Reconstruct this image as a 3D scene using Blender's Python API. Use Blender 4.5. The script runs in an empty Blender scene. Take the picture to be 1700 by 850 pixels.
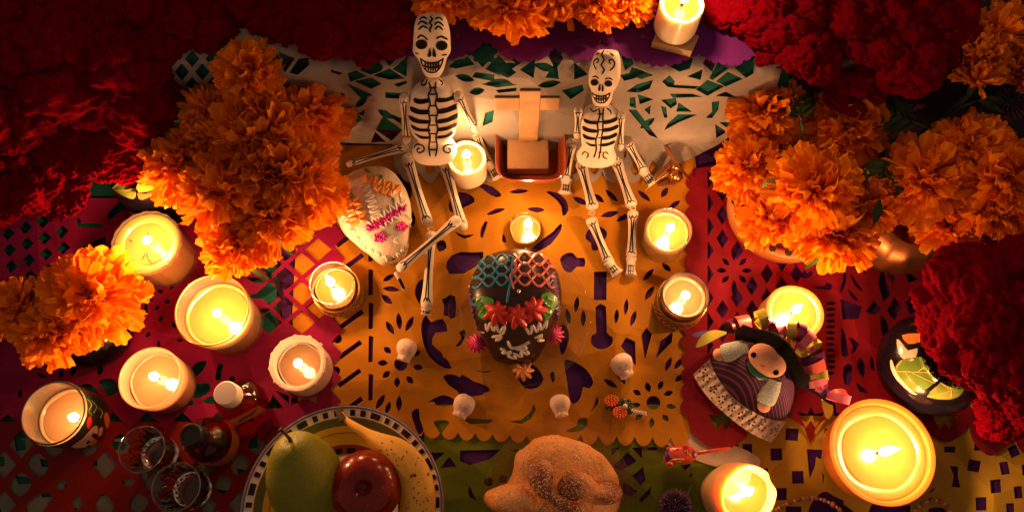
import bpy, bmesh, math, random
import numpy as np
from mathutils import Vector, Matrix, noise
from mathutils.bvhtree import BVHTree
from mathutils.geometry import delaunay_2d_cdt

# ------------------------------------------------------------------ camera
sc = bpy.context.scene
C = sc.collection
pi = math.pi
LENS = 28.0
F = 1700 * LENS / 36.0                    # focal length in photograph pixels
TILT = math.atan(475 / F)                 # camera leans this far from straight down
DIST = 0.78
CAM = Vector((0, -DIST * math.sin(TILT), DIST * math.cos(TILT)))
ROT = Matrix.Rotation(TILT, 3, 'X')
cam = bpy.data.cameras.new('camera'); cam.lens = LENS; cam.sensor_width = 36.0
cam.clip_start = 0.01; cam.clip_end = 50
cam_o = bpy.data.objects.new('camera', cam); C.objects.link(cam_o)
cam_o.location = CAM; cam_o.rotation_euler = (TILT, 0, 0)
sc.camera = cam_o

# ------------------------------------------------------------------ light and exposure
world = bpy.data.worlds.new('World'); sc.world = world; world.use_nodes = True
bg = world.node_tree.nodes['Background']
bg.inputs['Color'].default_value = (1.0, 0.55, 0.34, 1)
bg.inputs['Strength'].default_value = 0.16
FLAME_RGB = (1.0, 0.465, 0.175)
LIGHT_GAIN = 1.75
sc.view_settings.view_transform = 'Standard'
sc.view_settings.look = 'None'
sc.view_settings.exposure = 0.42
sc.view_settings.gamma = 1.0
sc.cycles.use_denoising = True
sc.cycles.max_bounces = 7
sc.cycles.diffuse_bounces = 3
sc.cycles.transparent_max_bounces = 24
sc.cycles.caustics_reflective = False
sc.cycles.caustics_refractive = False
sc.cycles.sample_clamp_indirect = 4.0

# ------------------------------------------------------------------ survey helpers: photograph pixel -> place on the table
def ray(px, py):
    return (ROT @ Vector(((px - 850) / F, (425 - py) / F, -1.0)))
def P(px, py, z=0.0):
    d = ray(px, py); t = (z - CAM.z) / d.z
    return CAM + d * t
def Q(px, py, y):
    d = ray(px, py); t = (y - CAM.y) / d.y
    return CAM + d * t
FWD = ROT @ Vector((0, 0, -1))
def S(p):
    return (Vector(p) - CAM).dot(FWD) / F      # metres per photograph pixel there
YR = P(850, 242, 0).y                          # foot of the step behind
ZL = Q(850, 98, YR).z                          # height of the step

# ------------------------------------------------------------------ objects
def link(o, parent=None):
    C.objects.link(o)
    if parent is not None: o.parent = parent
    return o
def thing(name, label, cat, loc=(0, 0, 0), rot=(0, 0, 0), group=None):
    o = bpy.data.objects.new(name, None); o.empty_display_size = 0.01
    C.objects.link(o); o.location = loc; o.rotation_euler = rot
    o['label'] = label; o['category'] = cat
    if group: o['group'] = group
    return o
def tag(o, label, cat, group=None):
    o['label'] = label; o['category'] = cat
    if group: o['group'] = group
    return o
def base_of(par):
    return Vector((0, 0, 0)) if par is None else (base_of(par.parent) + Vector(par.location))

class MB:
    """collects polygons; build() links them as one mesh object"""
    def __init__(s): s.v = []; s.f = []
    def add(s, v, f):
        n = len(s.v); s.v += [tuple(p) for p in v]; s.f += [tuple(i + n for i in q) for q in f]; return s
    def grid(s, rows, close_u=False, close_v=False):
        n, m = len(rows), len(rows[0]); v = [p for r in rows for p in r]; f = []
        for i in range(n if close_u else n - 1):
            for j in range(m if close_v else m - 1):
                a = i * m + j; b = i * m + (j + 1) % m; c = ((i + 1) % n) * m + (j + 1) % m; d = ((i + 1) % n) * m + j
                f.append((a, b, c, d))
        return s.add(v, f)
    def lathe(s, prof, n=40, c=(0, 0, 0), fn=None):
        rows = []
        for r, z in prof:
            row = []
            for k in range(n):
                a = 2 * pi * k / n
                rr, zz = (r, z) if fn is None else fn(r, z, a)
                row.append((c[0] + rr * math.cos(a), c[1] + rr * math.sin(a), c[2] + zz))
            rows.append(row)
        return s.grid(rows, close_v=True)
    def tube(s, pts, rad, n=8, caps=True, flat=1.0, side=None):
        pts = [Vector(p) for p in pts]; m = len(pts)
        if not hasattr(rad, '__len__'): rad = [rad] * m
        rows = []; up = None
        for i in range(m):
            t = (pts[min(i + 1, m - 1)] - pts[max(i - 1, 0)])
            if t.length < 1e-9: t = Vector((0, 0, 1))
            t.normalize()
            if side is not None: u = Vector(side)
            elif up is None:
                u = Vector((0, 0, 1)) if abs(t.z) < .9 else Vector((1, 0, 0))
            else: u = up
            u = u - t * u.dot(t)
            if u.length < 1e-6: u = t.orthogonal()
            u.normalize(); up = u; w = t.cross(u)
            rows.append([pts[i] + (u * math.cos(2 * pi * k / n) * flat + w * math.sin(2 * pi * k / n)) * rad[i] for k in range(n)])
        b = len(s.v); s.grid(rows, close_v=True)
        if caps:
            s.f.append(tuple(b + k for k in range(n))[::-1]); s.f.append(tuple(b + (m - 1) * n + k for k in range(n)))
        return s
    def box(s, c, h, rot=None):
        v = []
        for x in (-1, 1):
            for y in (-1, 1):
                for z in (-1, 1):
                    p = Vector((x * h[0], y * h[1], z * h[2]))
                    if rot is not None: p = rot @ p
                    v.append(Vector(c) + p)
        return s.add(v, [(0, 1, 3, 2), (4, 6, 7, 5), (0, 4, 5, 1), (2, 3, 7, 6), (0, 2, 6, 4), (1, 5, 7, 3)])
    def ball(s, c, r, n=16, m=10, rot=None):
        if not hasattr(r, '__len__'): r = (r, r, r)
        rows = []
        for i in range(m + 1):
            th = pi * i / m; row = []
            for k in range(n):
                a = 2 * pi * k / n
                p = Vector((r[0] * math.sin(th) * math.cos(a), r[1] * math.sin(th) * math.sin(a), r[2] * math.cos(th)))
                if rot is not None: p = rot @ p
                row.append(Vector(c) + p)
            rows.append(row)
        return s.grid(rows, close_v=True)
    def loft(s, secs, n=20, power=2.0):
        """secs: (centre, side vector*halfwidth, front vector*halfdepth)"""
        rows = []
        for c, u, w in secs:
            row = []
            for k in range(n):
                a = 2 * pi * k / n; ca, sa = math.cos(a), math.sin(a)
                e = 2 / power
                row.append(Vector(c) + Vector(u) * (abs(ca) ** e * (1 if ca >= 0 else -1)) + Vector(w) * (abs(sa) ** e * (1 if sa >= 0 else -1)))
            rows.append(row)
        return s.grid(rows, close_v=True)
    def mesh(s, name, mat, smooth=True, off=None):
        me = bpy.data.meshes.new(name)
        v = s.v if off is None else [(p[0] - off[0], p[1] - off[1], p[2] - off[2]) for p in s.v]
        me.from_pydata(v, [], s.f); me.validate(); me.update()
        if mat is not None: me.materials.append(mat)
        if smooth: me.polygons.foreach_set('use_smooth', [True] * len(me.polygons))
        return me
    def build(s, name, mat, parent=None, smooth=True, world=False, bevel=0, normals=True, sub=0, solid=0):
        off = base_of(parent) if world else None
        me = s.mesh(name, mat, smooth, off)
        if normals:
            bm = bmesh.new(); bm.from_mesh(me)
            bmesh.ops.remove_doubles(bm, verts=bm.verts, dist=1e-6)
            bmesh.ops.recalc_face_normals(bm, faces=bm.faces); bm.to_mesh(me); bm.free()
            if smooth: me.set_sharp_from_angle(angle=math.radians(48))
        o = link(bpy.data.objects.new(name, me), parent)
        if bevel:
            b = o.modifiers.new('bevel', 'BEVEL'); b.width = bevel; b.segments = 2; b.limit_method = 'ANGLE'
        if solid:
            b = o.modifiers.new('solid', 'SOLIDIFY'); b.thickness = solid; b.offset = 0
        if sub:
            b = o.modifiers.new('sub', 'SUBSURF'); b.levels = sub; b.render_levels = sub
        return o
    def bvh(s):
        return BVHTree.FromPolygons([Vector(p) for p in s.v], s.f)

def spline(pts, n=8, closed=False):
    """Catmull-Rom through the points (any dimension)"""
    pts = [np.array(p, float) for p in pts]; m = len(pts); out = []
    for i in range(m if closed else m - 1):
        if closed: p0, p1, p2, p3 = pts[(i - 1) % m], pts[i], pts[(i + 1) % m], pts[(i + 2) % m]
        else: p0, p1, p2, p3 = pts[max(i - 1, 0)], pts[i], pts[i + 1], pts[min(i + 2, m - 1)]
        for k in range(n):
            t = k / n
            out.append(0.5 * ((2 * p1) + (-p0 + p2) * t + (2 * p0 - 5 * p1 + 4 * p2 - p3) * t * t + (-p0 + 3 * p1 - 3 * p2 + p3) * t ** 3))
    if not closed: out.append(pts[-1])
    return [tuple(p) for p in out]

# ------------------------------------------------------------------ materials
MATS = {}
def pm(name, col, rough=.6, var=.15, vscale=60, bump=0, bscale=200, sss=0, sssr=(1, .5, .25), sscale=.01, trans=0, spec=.5,
       metal=0, coat=0, objvar=0, sheen=0, col2=None, col2scale=20, thr=(.45, .6), bvoro=False, speck=None):
    if name in MATS: return MATS[name]
    m = bpy.data.materials.new(name); m.use_nodes = True; MATS[name] = m
    nt = m.node_tree; N = nt.nodes; L = nt.links
    b = N['Principled BSDF']; out = N['Material Output']
    tc = N.new('ShaderNodeTexCoord')
    b.inputs['Roughness'].default_value = rough
    b.inputs['Specular IOR Level'].default_value = spec
    b.inputs['Metallic'].default_value = metal
    b.inputs['Coat Weight'].default_value = coat
    b.inputs['Coat Roughness'].default_value = .12
    if sheen:
        b.inputs['Sheen Weight'].default_value = sheen; b.inputs['Sheen Roughness'].default_value = .4
        b.inputs['Sheen Tint'].default_value = (*[min(1, c * 1.6 + .05) for c in col], 1)
    if sss:
        b.inputs['Subsurface Weight'].default_value = sss
        b.inputs['Subsurface Radius'].default_value = sssr
        b.inputs['Subsurface Scale'].default_value = sscale
    cur = None
    rgb = N.new('ShaderNodeRGB'); rgb.outputs[0].default_value = (*col, 1); cur = rgb.outputs[0]
    if col2 is not None:
        n2 = N.new('ShaderNodeTexNoise'); n2.inputs['Scale'].default_value = col2scale; n2.inputs['Detail'].default_value = 4
        L.new(tc.outputs['Object'], n2.inputs['Vector'])
        r = N.new('ShaderNodeMapRange'); r.inputs[1].default_value, r.inputs[2].default_value = thr; L.new(n2.outputs[0], r.inputs[0])
        mx = N.new('ShaderNodeMix'); mx.data_type = 'RGBA'; L.new(r.outputs[0], mx.inputs[0]); L.new(cur, mx.inputs[6])
        mx.inputs[7].default_value = (*col2, 1); cur = mx.outputs[2]
    if speck is not None:
        n3 = N.new('ShaderNodeTexNoise'); n3.inputs['Scale'].default_value = speck[1]; n3.inputs['Detail'].default_value = 2
        L.new(tc.outputs['Object'], n3.inputs['Vector'])
        r = N.new('ShaderNodeMapRange'); r.inputs[1].default_value, r.inputs[2].default_value = speck[2:4]; L.new(n3.outputs[0], r.inputs[0])
        mx = N.new('ShaderNodeMix'); mx.data_type = 'RGBA'; L.new(r.outputs[0], mx.inputs[0]); L.new(cur, mx.inputs[6])
        mx.inputs[7].default_value = (*speck[0], 1); cur = mx.outputs[2]
    if var or objvar:
        hsv = N.new('ShaderNodeHueSaturation'); L.new(cur, hsv.inputs['Color']); cur = hsv.outputs[0]
        acc = None
        if var:
            n1 = N.new('ShaderNodeTexNoise'); n1.inputs['Scale'].default_value = vscale; n1.inputs['Detail'].default_value = 6
            L.new(tc.outputs['Object'], n1.inputs['Vector'])
            r = N.new('ShaderNodeMapRange'); r.inputs[1].default_value = .25; r.inputs[2].default_value = .75
            r.inputs[3].default_value = 1 - var; r.inputs[4].default_value = 1 + var; L.new(n1.outputs[0], r.inputs[0]); acc = r.outputs[0]
        if objvar:
            oi = N.new('ShaderNodeObjectInfo')
            r2 = N.new('ShaderNodeMapRange'); r2.inputs[3].default_value = 1 - objvar; r2.inputs[4].default_value = 1 + objvar
            L.new(oi.outputs['Random'], r2.inputs[0])
            r3 = N.new('ShaderNodeMapRange'); r3.inputs[3].default_value = .5 - objvar * .035; r3.inputs[4].default_value = .5 + objvar * .035
            L.new(oi.outputs['Random'], r3.inputs[0]); L.new(r3.outputs[0], hsv.inputs['Hue'])
            if acc is None: acc = r2.outputs[0]
            else:
                mu = N.new('ShaderNodeMath'); mu.operation = 'MULTIPLY'; L.new(acc, mu.inputs[0]); L.new(r2.outputs[0], mu.inputs[1]); acc = mu.outputs[0]
        L.new(acc, hsv.inputs['Value'])
    L.new(cur, b.inputs['Base Color'])
    if bump:
        if bvoro:
            nb = N.new('ShaderNodeTexVoronoi'); nb.inputs['Scale'].default_value = bscale; bo = nb.outputs['Distance']
        else:
            nb = N.new('ShaderNodeTexNoise'); nb.inputs['Scale'].default_value = bscale; nb.inputs['Detail'].default_value = 5; bo = nb.outputs[0]
        L.new(tc.outputs['Object'], nb.inputs['Vector'])
        bp = N.new('ShaderNodeBump'); bp.inputs['Strength'].default_value = bump; bp.inputs['Distance'].default_value = .0015
        L.new(bo, bp.inputs['Height']); L.new(bp.outputs[0], b.inputs['Normal'])
    if trans:
        t = N.new('ShaderNodeBsdfTranslucent'); L.new(cur, t.inputs['Color'])
        ms = N.new('ShaderNodeMixShader'); ms.inputs[0].default_value = trans
        L.new(b.outputs[0], ms.inputs[1]); L.new(t.outputs[0], ms.inputs[2]); L.new(ms.outputs[0], out.inputs['Surface'])
    return m

def glass(name, tint=(1, 1, 1), rough=.02, refl=1.0, ior=1.45, haze=0.0, hazecol=(.9, .9, .9)):
    """thin-walled glass: clear pass-through with Fresnel reflections, optionally frosted"""
    if name in MATS: return MATS[name]
    m = bpy.data.materials.new(name); m.use_nodes = True; MATS[name] = m
    nt = m.node_tree; N = nt.nodes; L = nt.links; N.remove(N['Principled BSDF']); out = N['Material Output']
    tr = N.new('ShaderNodeBsdfTransparent'); tr.inputs[0].default_value = (*tint, 1)
    gl = N.new('ShaderNodeBsdfGlossy'); gl.inputs['Roughness'].default_value = rough
    fr = N.new('ShaderNodeLayerWeight'); fr.inputs[0].default_value = .5
    pw = N.new('ShaderNodeMath'); pw.operation = 'POWER'; pw.inputs[1].default_value = 4.0; L.new(fr.outputs['Facing'], pw.inputs[0])
    mu = N.new('ShaderNodeMath'); mu.operation = 'MULTIPLY_ADD'; mu.inputs[1].default_value = .75 * refl; mu.inputs[2].default_value = .04 * refl; L.new(pw.outputs[0], mu.inputs[0]); mu.use_clamp = True
    a = tr.outputs[0]
    if haze:
        df = N.new('ShaderNodeBsdfDiffuse'); df.inputs[0].default_value = (*hazecol, 1)
        tl = N.new('ShaderNodeBsdfTranslucent'); tl.inputs[0].default_value = (*hazecol, 1)
        ad = N.new('ShaderNodeMixShader'); L.new(df.outputs[0], ad.inputs[1]); L.new(tl.outputs[0], ad.inputs[2])
        mh = N.new('ShaderNodeMixShader'); mh.inputs[0].default_value = haze; L.new(a, mh.inputs[1]); L.new(ad.outputs[0], mh.inputs[2]); a = mh.outputs[0]
    ms = N.new('ShaderNodeMixShader'); L.new(mu.outputs[0], ms.inputs[0]); L.new(a, ms.inputs[1]); L.new(gl.outputs[0], ms.inputs[2])
    L.new(ms.outputs[0], out.inputs['Surface'])
    return m

def flame_mat():
    if 'flame' in MATS: return MATS['flame']
    m = bpy.data.materials.new('flame'); m.use_nodes = True; MATS['flame'] = m
    N = m.node_tree.nodes; L = m.node_tree.links; N.remove(N['Principled BSDF'])
    e = N.new('ShaderNodeEmission'); e.inputs[0].default_value = (1, .72, .36, 1); e.inputs[1].default_value = 7
    t = N.new('ShaderNodeBsdfTransparent'); a = N.new('ShaderNodeAddShader')
    L.new(e.outputs[0], a.inputs[0]); L.new(t.outputs[0], a.inputs[1]); L.new(a.outputs[0], N['Material Output'].inputs[0])
    return m

# ------------------------------------------------------------------ flat shapes with holes, laid on a surface
def inside(poly, pts):
    x, y = pts[:, 0], pts[:, 1]; r = np.zeros(len(pts), bool); n = len(poly); p = np.array(poly, float)
    x0, y0 = p.min(0); x1, y1 = p.max(0); box = (x >= x0) & (x <= x1) & (y >= y0) & (y <= y1)
    if not box.any(): return r
    xs, ys = x[box], y[box]; rr = np.zeros(len(xs), bool)
    for i in range(n):
        (ax, ay), (bx, by) = p[i], p[(i + 1) % n]
        if ay == by: continue
        c = ((ay > ys) != (by > ys)) & (xs < (bx - ax) * (ys - ay) / (by - ay) + ax); rr ^= c
    r[box] = rr; return r
def sheet(outline, holes, fn, step=28, jitter=.35, seed=0):
    """triangulate outline minus holes in photo pixels, carry each vertex to 3-D with fn -> MB"""
    rnd = random.Random(seed); V = []; E = []
    for lp in [outline] + list(holes):
        n0 = len(V)
        pts = []
        for i in range(len(lp)):
            a = np.array(lp[i], float); b = np.array(lp[(i + 1) % len(lp)], float)
            k = max(1, int(np.linalg.norm(b - a) / (step * 1.2)))
            for j in range(k): pts.append(a + (b - a) * j / k)
        V += [Vector((p[0], p[1])) for p in pts]
        E += [(n0 + i, n0 + (i + 1) % len(pts)) for i in range(len(pts))]
    o = np.array(outline, float); x0, y0 = o.min(0); x1, y1 = o.max(0)
    g = []
    y = y0 + step * .5
    while y < y1:
        x = x0 + step * .5
        while x < x1:
            g.append((x + rnd.uniform(-1, 1) * step * jitter, y + rnd.uniform(-1, 1) * step * jitter)); x += step
        y += step
    if g:
        ga = np.array(g); k = inside(outline, ga)
        for h in holes: k &= ~inside(h, ga)
        V += [Vector(p) for p in ga[k]]
    vo, eo, fo, *_ = delaunay_2d_cdt(V, E, [], 0, 1e-4)
    vo = np.array([(v.x, v.y) for v in vo]); fo = [f for f in fo if len(f) == 3]
    cen = np.array([vo[list(f)].mean(0) for f in fo]); k = inside(outline, cen)
    for h in holes: k &= ~inside(h, cen)
    mb = MB(); mb.add([fn(*v) for v in vo], [f for f, kk in zip(fo, k) if kk]); return mb

def leaf(cx, cy, l, w, ang):
    a = math.radians(ang); ca, sa = math.cos(a), math.sin(a); o = []
    for t in np.linspace(-1, 1, 7): o.append((t * l / 2, w / 2 * (1 - t * t)))
    for t in np.linspace(1, -1, 7)[1:-1]: o.append((t * l / 2, -w / 2 * (1 - t * t)))
    return [(cx + x * ca + y * sa, cy - x * sa + y * ca) for x, y in o]
def rect(cx, cy, l, w, ang=0):
    a = math.radians(ang); ca, sa = math.cos(a), math.sin(a)
    return [(cx + x * ca + y * sa, cy - x * sa + y * ca) for x, y in ((-l / 2, -w / 2), (l / 2, -w / 2), (l / 2, w / 2), (-l / 2, w / 2))]
def circ(cx, cy, r, n=14, ry=None):
    return [(cx + r * math.cos(2 * pi * k / n), cy + (ry or r) * math.sin(2 * pi * k / n)) for k in range(n)]
def scallop(p0, p1, n, depth, pts=6, kind='round'):
    """scalloped run from p0 to p1; bulge to the right-hand side in pixel axes"""
    p0, p1 = np.array(p0, float), np.array(p1, float); d = p1 - p0; L = np.linalg.norm(d); t = d / L; nrm = np.array((-t[1], t[0])); o = []
    for i in range(n):
        for k in range(pts):
            u = (i + k / pts) / n; f = k / pts
            b = math.sin(pi * f) ** .7 if kind == 'round' else 1 - abs(2 * f - 1)
            o.append(tuple(p0 + d * u + nrm * depth * b))
    o.append(tuple(p1)); return o

# ------------------------------------------------------------------ structure: table and step
m_cloth = pm('dark cloth', (.035, .012, .04), .9, .3, 30, .3, 900)
tb = MB(); tb.box((0, 0, -.012), (1.6, 1.4, .012)); o = tb.build('table_top', m_cloth, smooth=False); o['kind'] = 'structure'
st = MB(); st.box((0, YR + .6, ZL / 2), (1.6, .6, ZL / 2 - .0005)); o = st.build('step', m_cloth, smooth=False, bevel=.002); o['kind'] = 'structure'

def und(x, y, s=0):
    v = Vector((x, y, s))
    cr = 0
    for d in (x * .998 + y * .06 + .012, y * .998 - x * .05 + .02):
        q = (d + .0525) % .105 - .0525; cr += .0013 * math.exp(-(q / .0055) ** 2)
    return cr + .0018 * noise.noise(v * 9) + .0007 * noise.noise(v * 31 + Vector((3, 7, s)))
def flat(z, seed=0):
    def fn(px, py):
        p = P(px, py, z); p.z = z + .0017 + und(p.x, p.y) + .0003 * noise.noise(Vector((p.x * 60, p.y * 60, seed))); return p
    return fn
def drape(z, off, seed=0):
    """down the step and out over the table"""
    def fn(px, py):
        if py < 242:
            p = Q(px, py, YR - off)
            if p.z > ZL: return P(px, py, ZL + .0012 - off * .05 if off < .006 else ZL + .0016); p.y += .0012 * noise.noise(Vector((p.x * 14, p.z * 14, seed)))
            p.y -= .0 if p.z > .012 else (.012 - p.z) ** 2 * 20
            return p
        p = P(px, py, z); p.z = z + .0017 + und(p.x, p.y); return p
    return fn
def ledge(z, off):
    def fn(px, py):
        p = P(px, py, ZL + z)
        if p.y < YR - off: p = Q(px, py, YR - off)
        else: p.z += .0006 * noise.noise(Vector((p.x * 30, p.y * 30, 1)))
        return p
    return fn
def paper(name, label, mat, outline, holes, fn, step=24, seed=0):
    mb = sheet(outline, holes, fn, step, seed=seed)
    o = mb.build(name, mat, normals=False, smooth=True)
    tag(o, label, 'cut paper'); return o
def cv(x0, y0, s, polys): return [[(x0 + a / s, y0 + b / s) for a, b in p] for p in polys]
def rounded(p, k=3): return spline(p, k, True)

def crumple(m):
    N = m.node_tree.nodes; L = m.node_tree.links; b = N['Principled BSDF']; tc = N.new('ShaderNodeTexCoord')
    old = b.inputs['Normal'].links[0].from_socket
    prev = old
    for sc_, dist in ((6.5, .09), (15, .03)):
        v = N.new('ShaderNodeTexVoronoi'); v.inputs['Scale'].default_value = sc_; v.feature = 'F1'; L.new(tc.outputs['Object'], v.inputs['Vector'])
        bp = N.new('ShaderNodeBump'); bp.inputs['Strength'].default_value = .34; bp.inputs['Distance'].default_value = dist; L.new(v.outputs['Distance'], bp.inputs['Height']); L.new(prev, bp.inputs['Normal']); prev = bp.outputs[0]
    L.new(prev, b.inputs['Normal']); return m
def pmat(n, c, tr=.22): return crumple(pm(n, c, .75, .16, 22, .55, 70, trans=tr, spec=.25, col2=tuple(x * .72 for x in c), col2scale=9, thr=(.42, .62)))
m_amber = pmat('amber tissue', (.62,.25,.009)); m_mag = pmat('magenta tissue', (.28,.003,.075)); m_crim = pmat('crimson tissue', (.25,.002,.016))
m_purp = pmat('purple tissue', (.06, .008, .13)); m_teal = pmat('teal tissue', (.006, .13, .105)); m_green = pmat('green tissue', (.16, .2, .005))
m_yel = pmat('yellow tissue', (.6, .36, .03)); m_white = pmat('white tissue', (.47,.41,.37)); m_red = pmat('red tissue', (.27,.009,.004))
m_violet = pmat('violet tissue', (.2, .02, .3)); m_pale = pmat('pale tissue', (.72, .55, .42)); m_gwhite = pmat('grey tissue', (.22,.23,.21))

R4 = lambda x0, y0, x1, y1: [(x0, y0), (x0, y1), (x1, y1), (x1, y0)]
paper('purple_paper', 'dark purple tissue sheet showing through the holes of the amber cut paper', m_purp, R4(470, 236, 1210, 900), [], flat(.0006, 1), 40)
paper('teal_paper', 'dark teal tissue sheet under the magenta cut paper beside the lit glass candles', m_teal, R4(-160, 200, 460, 900), [], flat(.0004, 2), 40)
paper('plum_paper', 'dark plum tissue sheet under the crimson diamond lattice paper', m_purp, R4(1215, 236, 1860, 900), [], flat(.0004, 3), 40)
paper('teal_backdrop_paper', 'teal tissue sheet behind the white cut paper on the step', m_teal, R4(150, 40, 1310, 216), [], drape(.001, .0045, 4), 40)
paper('violet_backdrop_paper', 'violet tissue strip low behind the white cut paper, at the foot of the step', m_purp, R4(200, 205, 1300, 241), [], drape(.001, .0025, 5), 40)

# amber sheet: the skull-face design
X = []
for y0, y1 in ((400, 434), (450, 489), (505, 545), (560, 600), (623, 663)): X.append([(613, y0), (612.5, y1), (619, y1 - 1), (620, y0 + 1)])
for x, y, l in ((575, 398, 34), (587, 436, 36), (584, 531, 42), (582, 581, 40), (581, 628, 40), (590, 670, 26)): X.append(rect(x, y, l, 7, 36))
for x, y in ((561, 563), (558, 616), (555, 665)): X.append(circ(x, y, 7, 10))
for a in ((646, 463, 20, 8, 30), (650, 481, 26, 8, -6), (643, 498, 22, 9, -42), (648, 545, 24, 9, -58), (663, 534, 26, 9, 95), (680, 538, 26, 9, 62),
          (644, 582, 15, 9, -40), (636, 603, 16, 9, 0), (642, 622, 15, 9, 40), (660, 635, 16, 9, 90), (681, 631, 15, 9, -50), (694, 610, 16, 9, -8), (691, 587, 15, 9, 30),
          (632, 667, 26, 9, 58), (663, 670, 24, 9, 88), (645, 677, 20, 8, 70)): X.append(leaf(*a))
X.append(circ(666, 605, 10))
G = cv(540, 420, 2.835, [[(575, 65), (590, 95), (650, 95), (700, 65), (735, 25), (735, 0), (690, 3), (640, 0), (600, 15), (580, 40)],
    [(552, 220), (607, 210), (600, 250), (605, 300), (558, 290), (562, 255)],
    [(480, 305), (500, 335), (550, 320), (570, 375), (520, 380), (505, 430), (545, 465), (560, 505), (592, 530), (560, 532), (510, 500), (480, 460), (462, 400), (460, 340)],
    [(650, 360), (657, 385), (640, 430), (615, 437), (640, 405)], [(648, 578), (700, 610), (738, 622), (738, 664), (640, 668), (630, 620)],
    [(488, 705), (520, 685), (560, 672), (600, 690), (605, 710), (560, 720), (525, 715), (515, 700)],
    [(410, 755), (440, 738), (445, 780), (462, 830), (440, 848), (420, 800)], [(515, 795), (560, 790), (582, 800), (560, 830), (545, 848), (530, 825)], [(655, 782), (730, 782), (690, 803)]])
X += [G[0], G[1]] + [rounded(p, 2) for p in G[2:]]
X.append(spline([(706, 465), (694, 472), (690, 488), (697, 503), (703, 505), (700, 490), (704, 476)], 3, True))
X += [rounded(p, 2) for p in cv(800, 100, 2.361, [[(5, 500), (40, 500), (66, 535), (50, 538), (20, 515)], [(110, 520), (145, 508), (180, 515), (145, 525)],
    [(255, 522), (290, 525), (325, 550), (335, 590), (315, 610), (310, 575), (285, 545)], [(303, 650), (306, 672), (270, 722), (215, 752), (190, 748), (240, 705), (275, 680)],
    [(85, 685), (95, 715), (80, 712)], [(22, 605), (55, 588), (88, 586), (70, 600), (40, 608)], [(180, 585), (215, 580), (243, 590), (215, 600)],
    [(20, 640), (5, 690), (-5, 690), (0, 655)],
    [(410, 685), (430, 662), (460, 660), (485, 680), (478, 705), (455, 715), (455, 742), (432, 742), (428, 718), (412, 705)],
    [(310, 785), (330, 765), (355, 762), (372, 780), (397, 780), (397, 812), (370, 812), (350, 832), (325, 825)]])]
for a in ((963, 335, 26, 9, -25), (993, 331, 22, 8, -38), (1015, 326, 26, 8, -42), (1012, 357, 30, 9, 16), (1035, 362, 26, 8, 28), (1069, 326, 26, 8, -40), (1103, 320, 18, 9, 55), (1120, 340, 20, 8, 35)): X.append(leaf(*a))
X += [rect(996, 476, 19, 42), rounded(cv(930, 420, 2.835, [[(168, 268), (212, 265), (216, 375), (240, 395), (238, 425), (210, 445), (175, 445), (148, 420), (155, 385), (172, 375)]])[0], 2)]
for a in ((943, 526, 25, 8, -78), (957, 506, 25, 8, 82), (968, 529, 26, 8, 88), (1023, 526, 23, 7, 84), (1039, 510, 25, 7, 84), (1051, 529, 25, 8, 72), (1076, 457, 24, 8, 48), (1078, 487, 26, 9, 56),
          (1106, 445, 18, 8, -40), (1109, 605, 24, 8, 66), (1126, 604, 22, 8, 52), (1013, 637, 24, 8, -32), (1030, 628, 24, 8, -56), (1057, 652, 14, 8, -30), (1075, 643, 16, 9, -70), (1096, 640, 15, 8, 65),
          (1109, 653, 15, 8, 20), (1113, 675, 15, 8, -8), (1104, 694, 13, 8, -50), (1081, 702, 16, 8, 85), (1060, 692, 14, 8, 40), (1055, 673, 15, 8, 5), (1127, 628, 16, 8, 40)): X.append(leaf(*a))
X.append(circ(1084, 669, 10.5))
X += cv(930, 420, 2.835, [[(310, 403), (350, 420), (352, 525), (288, 440)], [(405, 357), (428, 385), (398, 495), (383, 390)], [(525, 377), (522, 420), (452, 490), (475, 415)]])
X += [rounded(p, 2) for p in cv(930, 420, 2.835, [[(25, 525), (45, 512), (100, 540), (130, 570), (148, 610), (130, 635), (105, 630), (95, 670), (75, 698), (50, 690), (35, 600)],
    [(172, 680), (176, 710), (145, 745), (160, 715)], [(85, 785), (120, 780), (120, 815), (80, 840), (30, 835), (75, 815)], [(0, 350), (30, 355), (38, 410), (15, 470), (0, 455)]])]
X += [rounded(p, 2) for p in cv(740, 330, 2.657, [[(-2, 790), (40, 780), (110, 810), (170, 825), (180, 850), (60, 850)], [(130, 755), (165, 762), (205, 758), (170, 768)], [(310, 765), (360, 735), (400, 750), (425, 795), (400, 830), (350, 832), (320, 790)],
    [(60, 590), (85, 585), (80, 620), (45, 650), (70, 620)], [(2, 440), (40, 435), (40, 520), (5, 510)], [(460, 775), (475, 765), (480, 800), (468, 808)], [(-5, 700), (20, 735), (-5, 738)]])]
X += cv(780, 630, 3.696, [[(0, 245), (140, 247), (110, 268), (0, 272)], [(390, 155), (398, 190), (370, 240), (320, 268), (250, 255), (320, 245), (370, 200)]])
am_out = [(495, 240), (488, 330), (492, 420), (486, 520), (492, 620), (498, 700), (700, 724)] + scallop((704, 716), (960, 728), 9, 12) + scallop((964, 722), (1142, 728), 6, 16) + [(1160, 640), (1156, 500), (1160, 360), (1152, 240)]
X += [rounded(p, 2) for p in cv(560, 220, 2.657, [[(255, 200), (290, 195), (320, 230), (325, 280), (300, 300), (290, 260), (260, 225)], [(500, 300), (540, 270), (590, 285), (600, 310), (560, 330), (530, 350), (500, 345)], [(615, 232), (660, 235), (710, 265), (715, 285), (680, 280), (640, 250)],
    [(440, 490), (470, 480), (480, 510), (450, 525)], [(325, 350), (345, 380), (335, 415), (322, 395)], [(645, 405), (662, 400), (648, 440), (640, 470)], [(520, 440), (560, 455), (600, 450), (560, 470)]])]
X = [[tuple(np.mean(np.array(p), 0) + (np.array(q) - np.mean(np.array(p), 0)) * 1.1) for q in p] for p in X]
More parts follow.
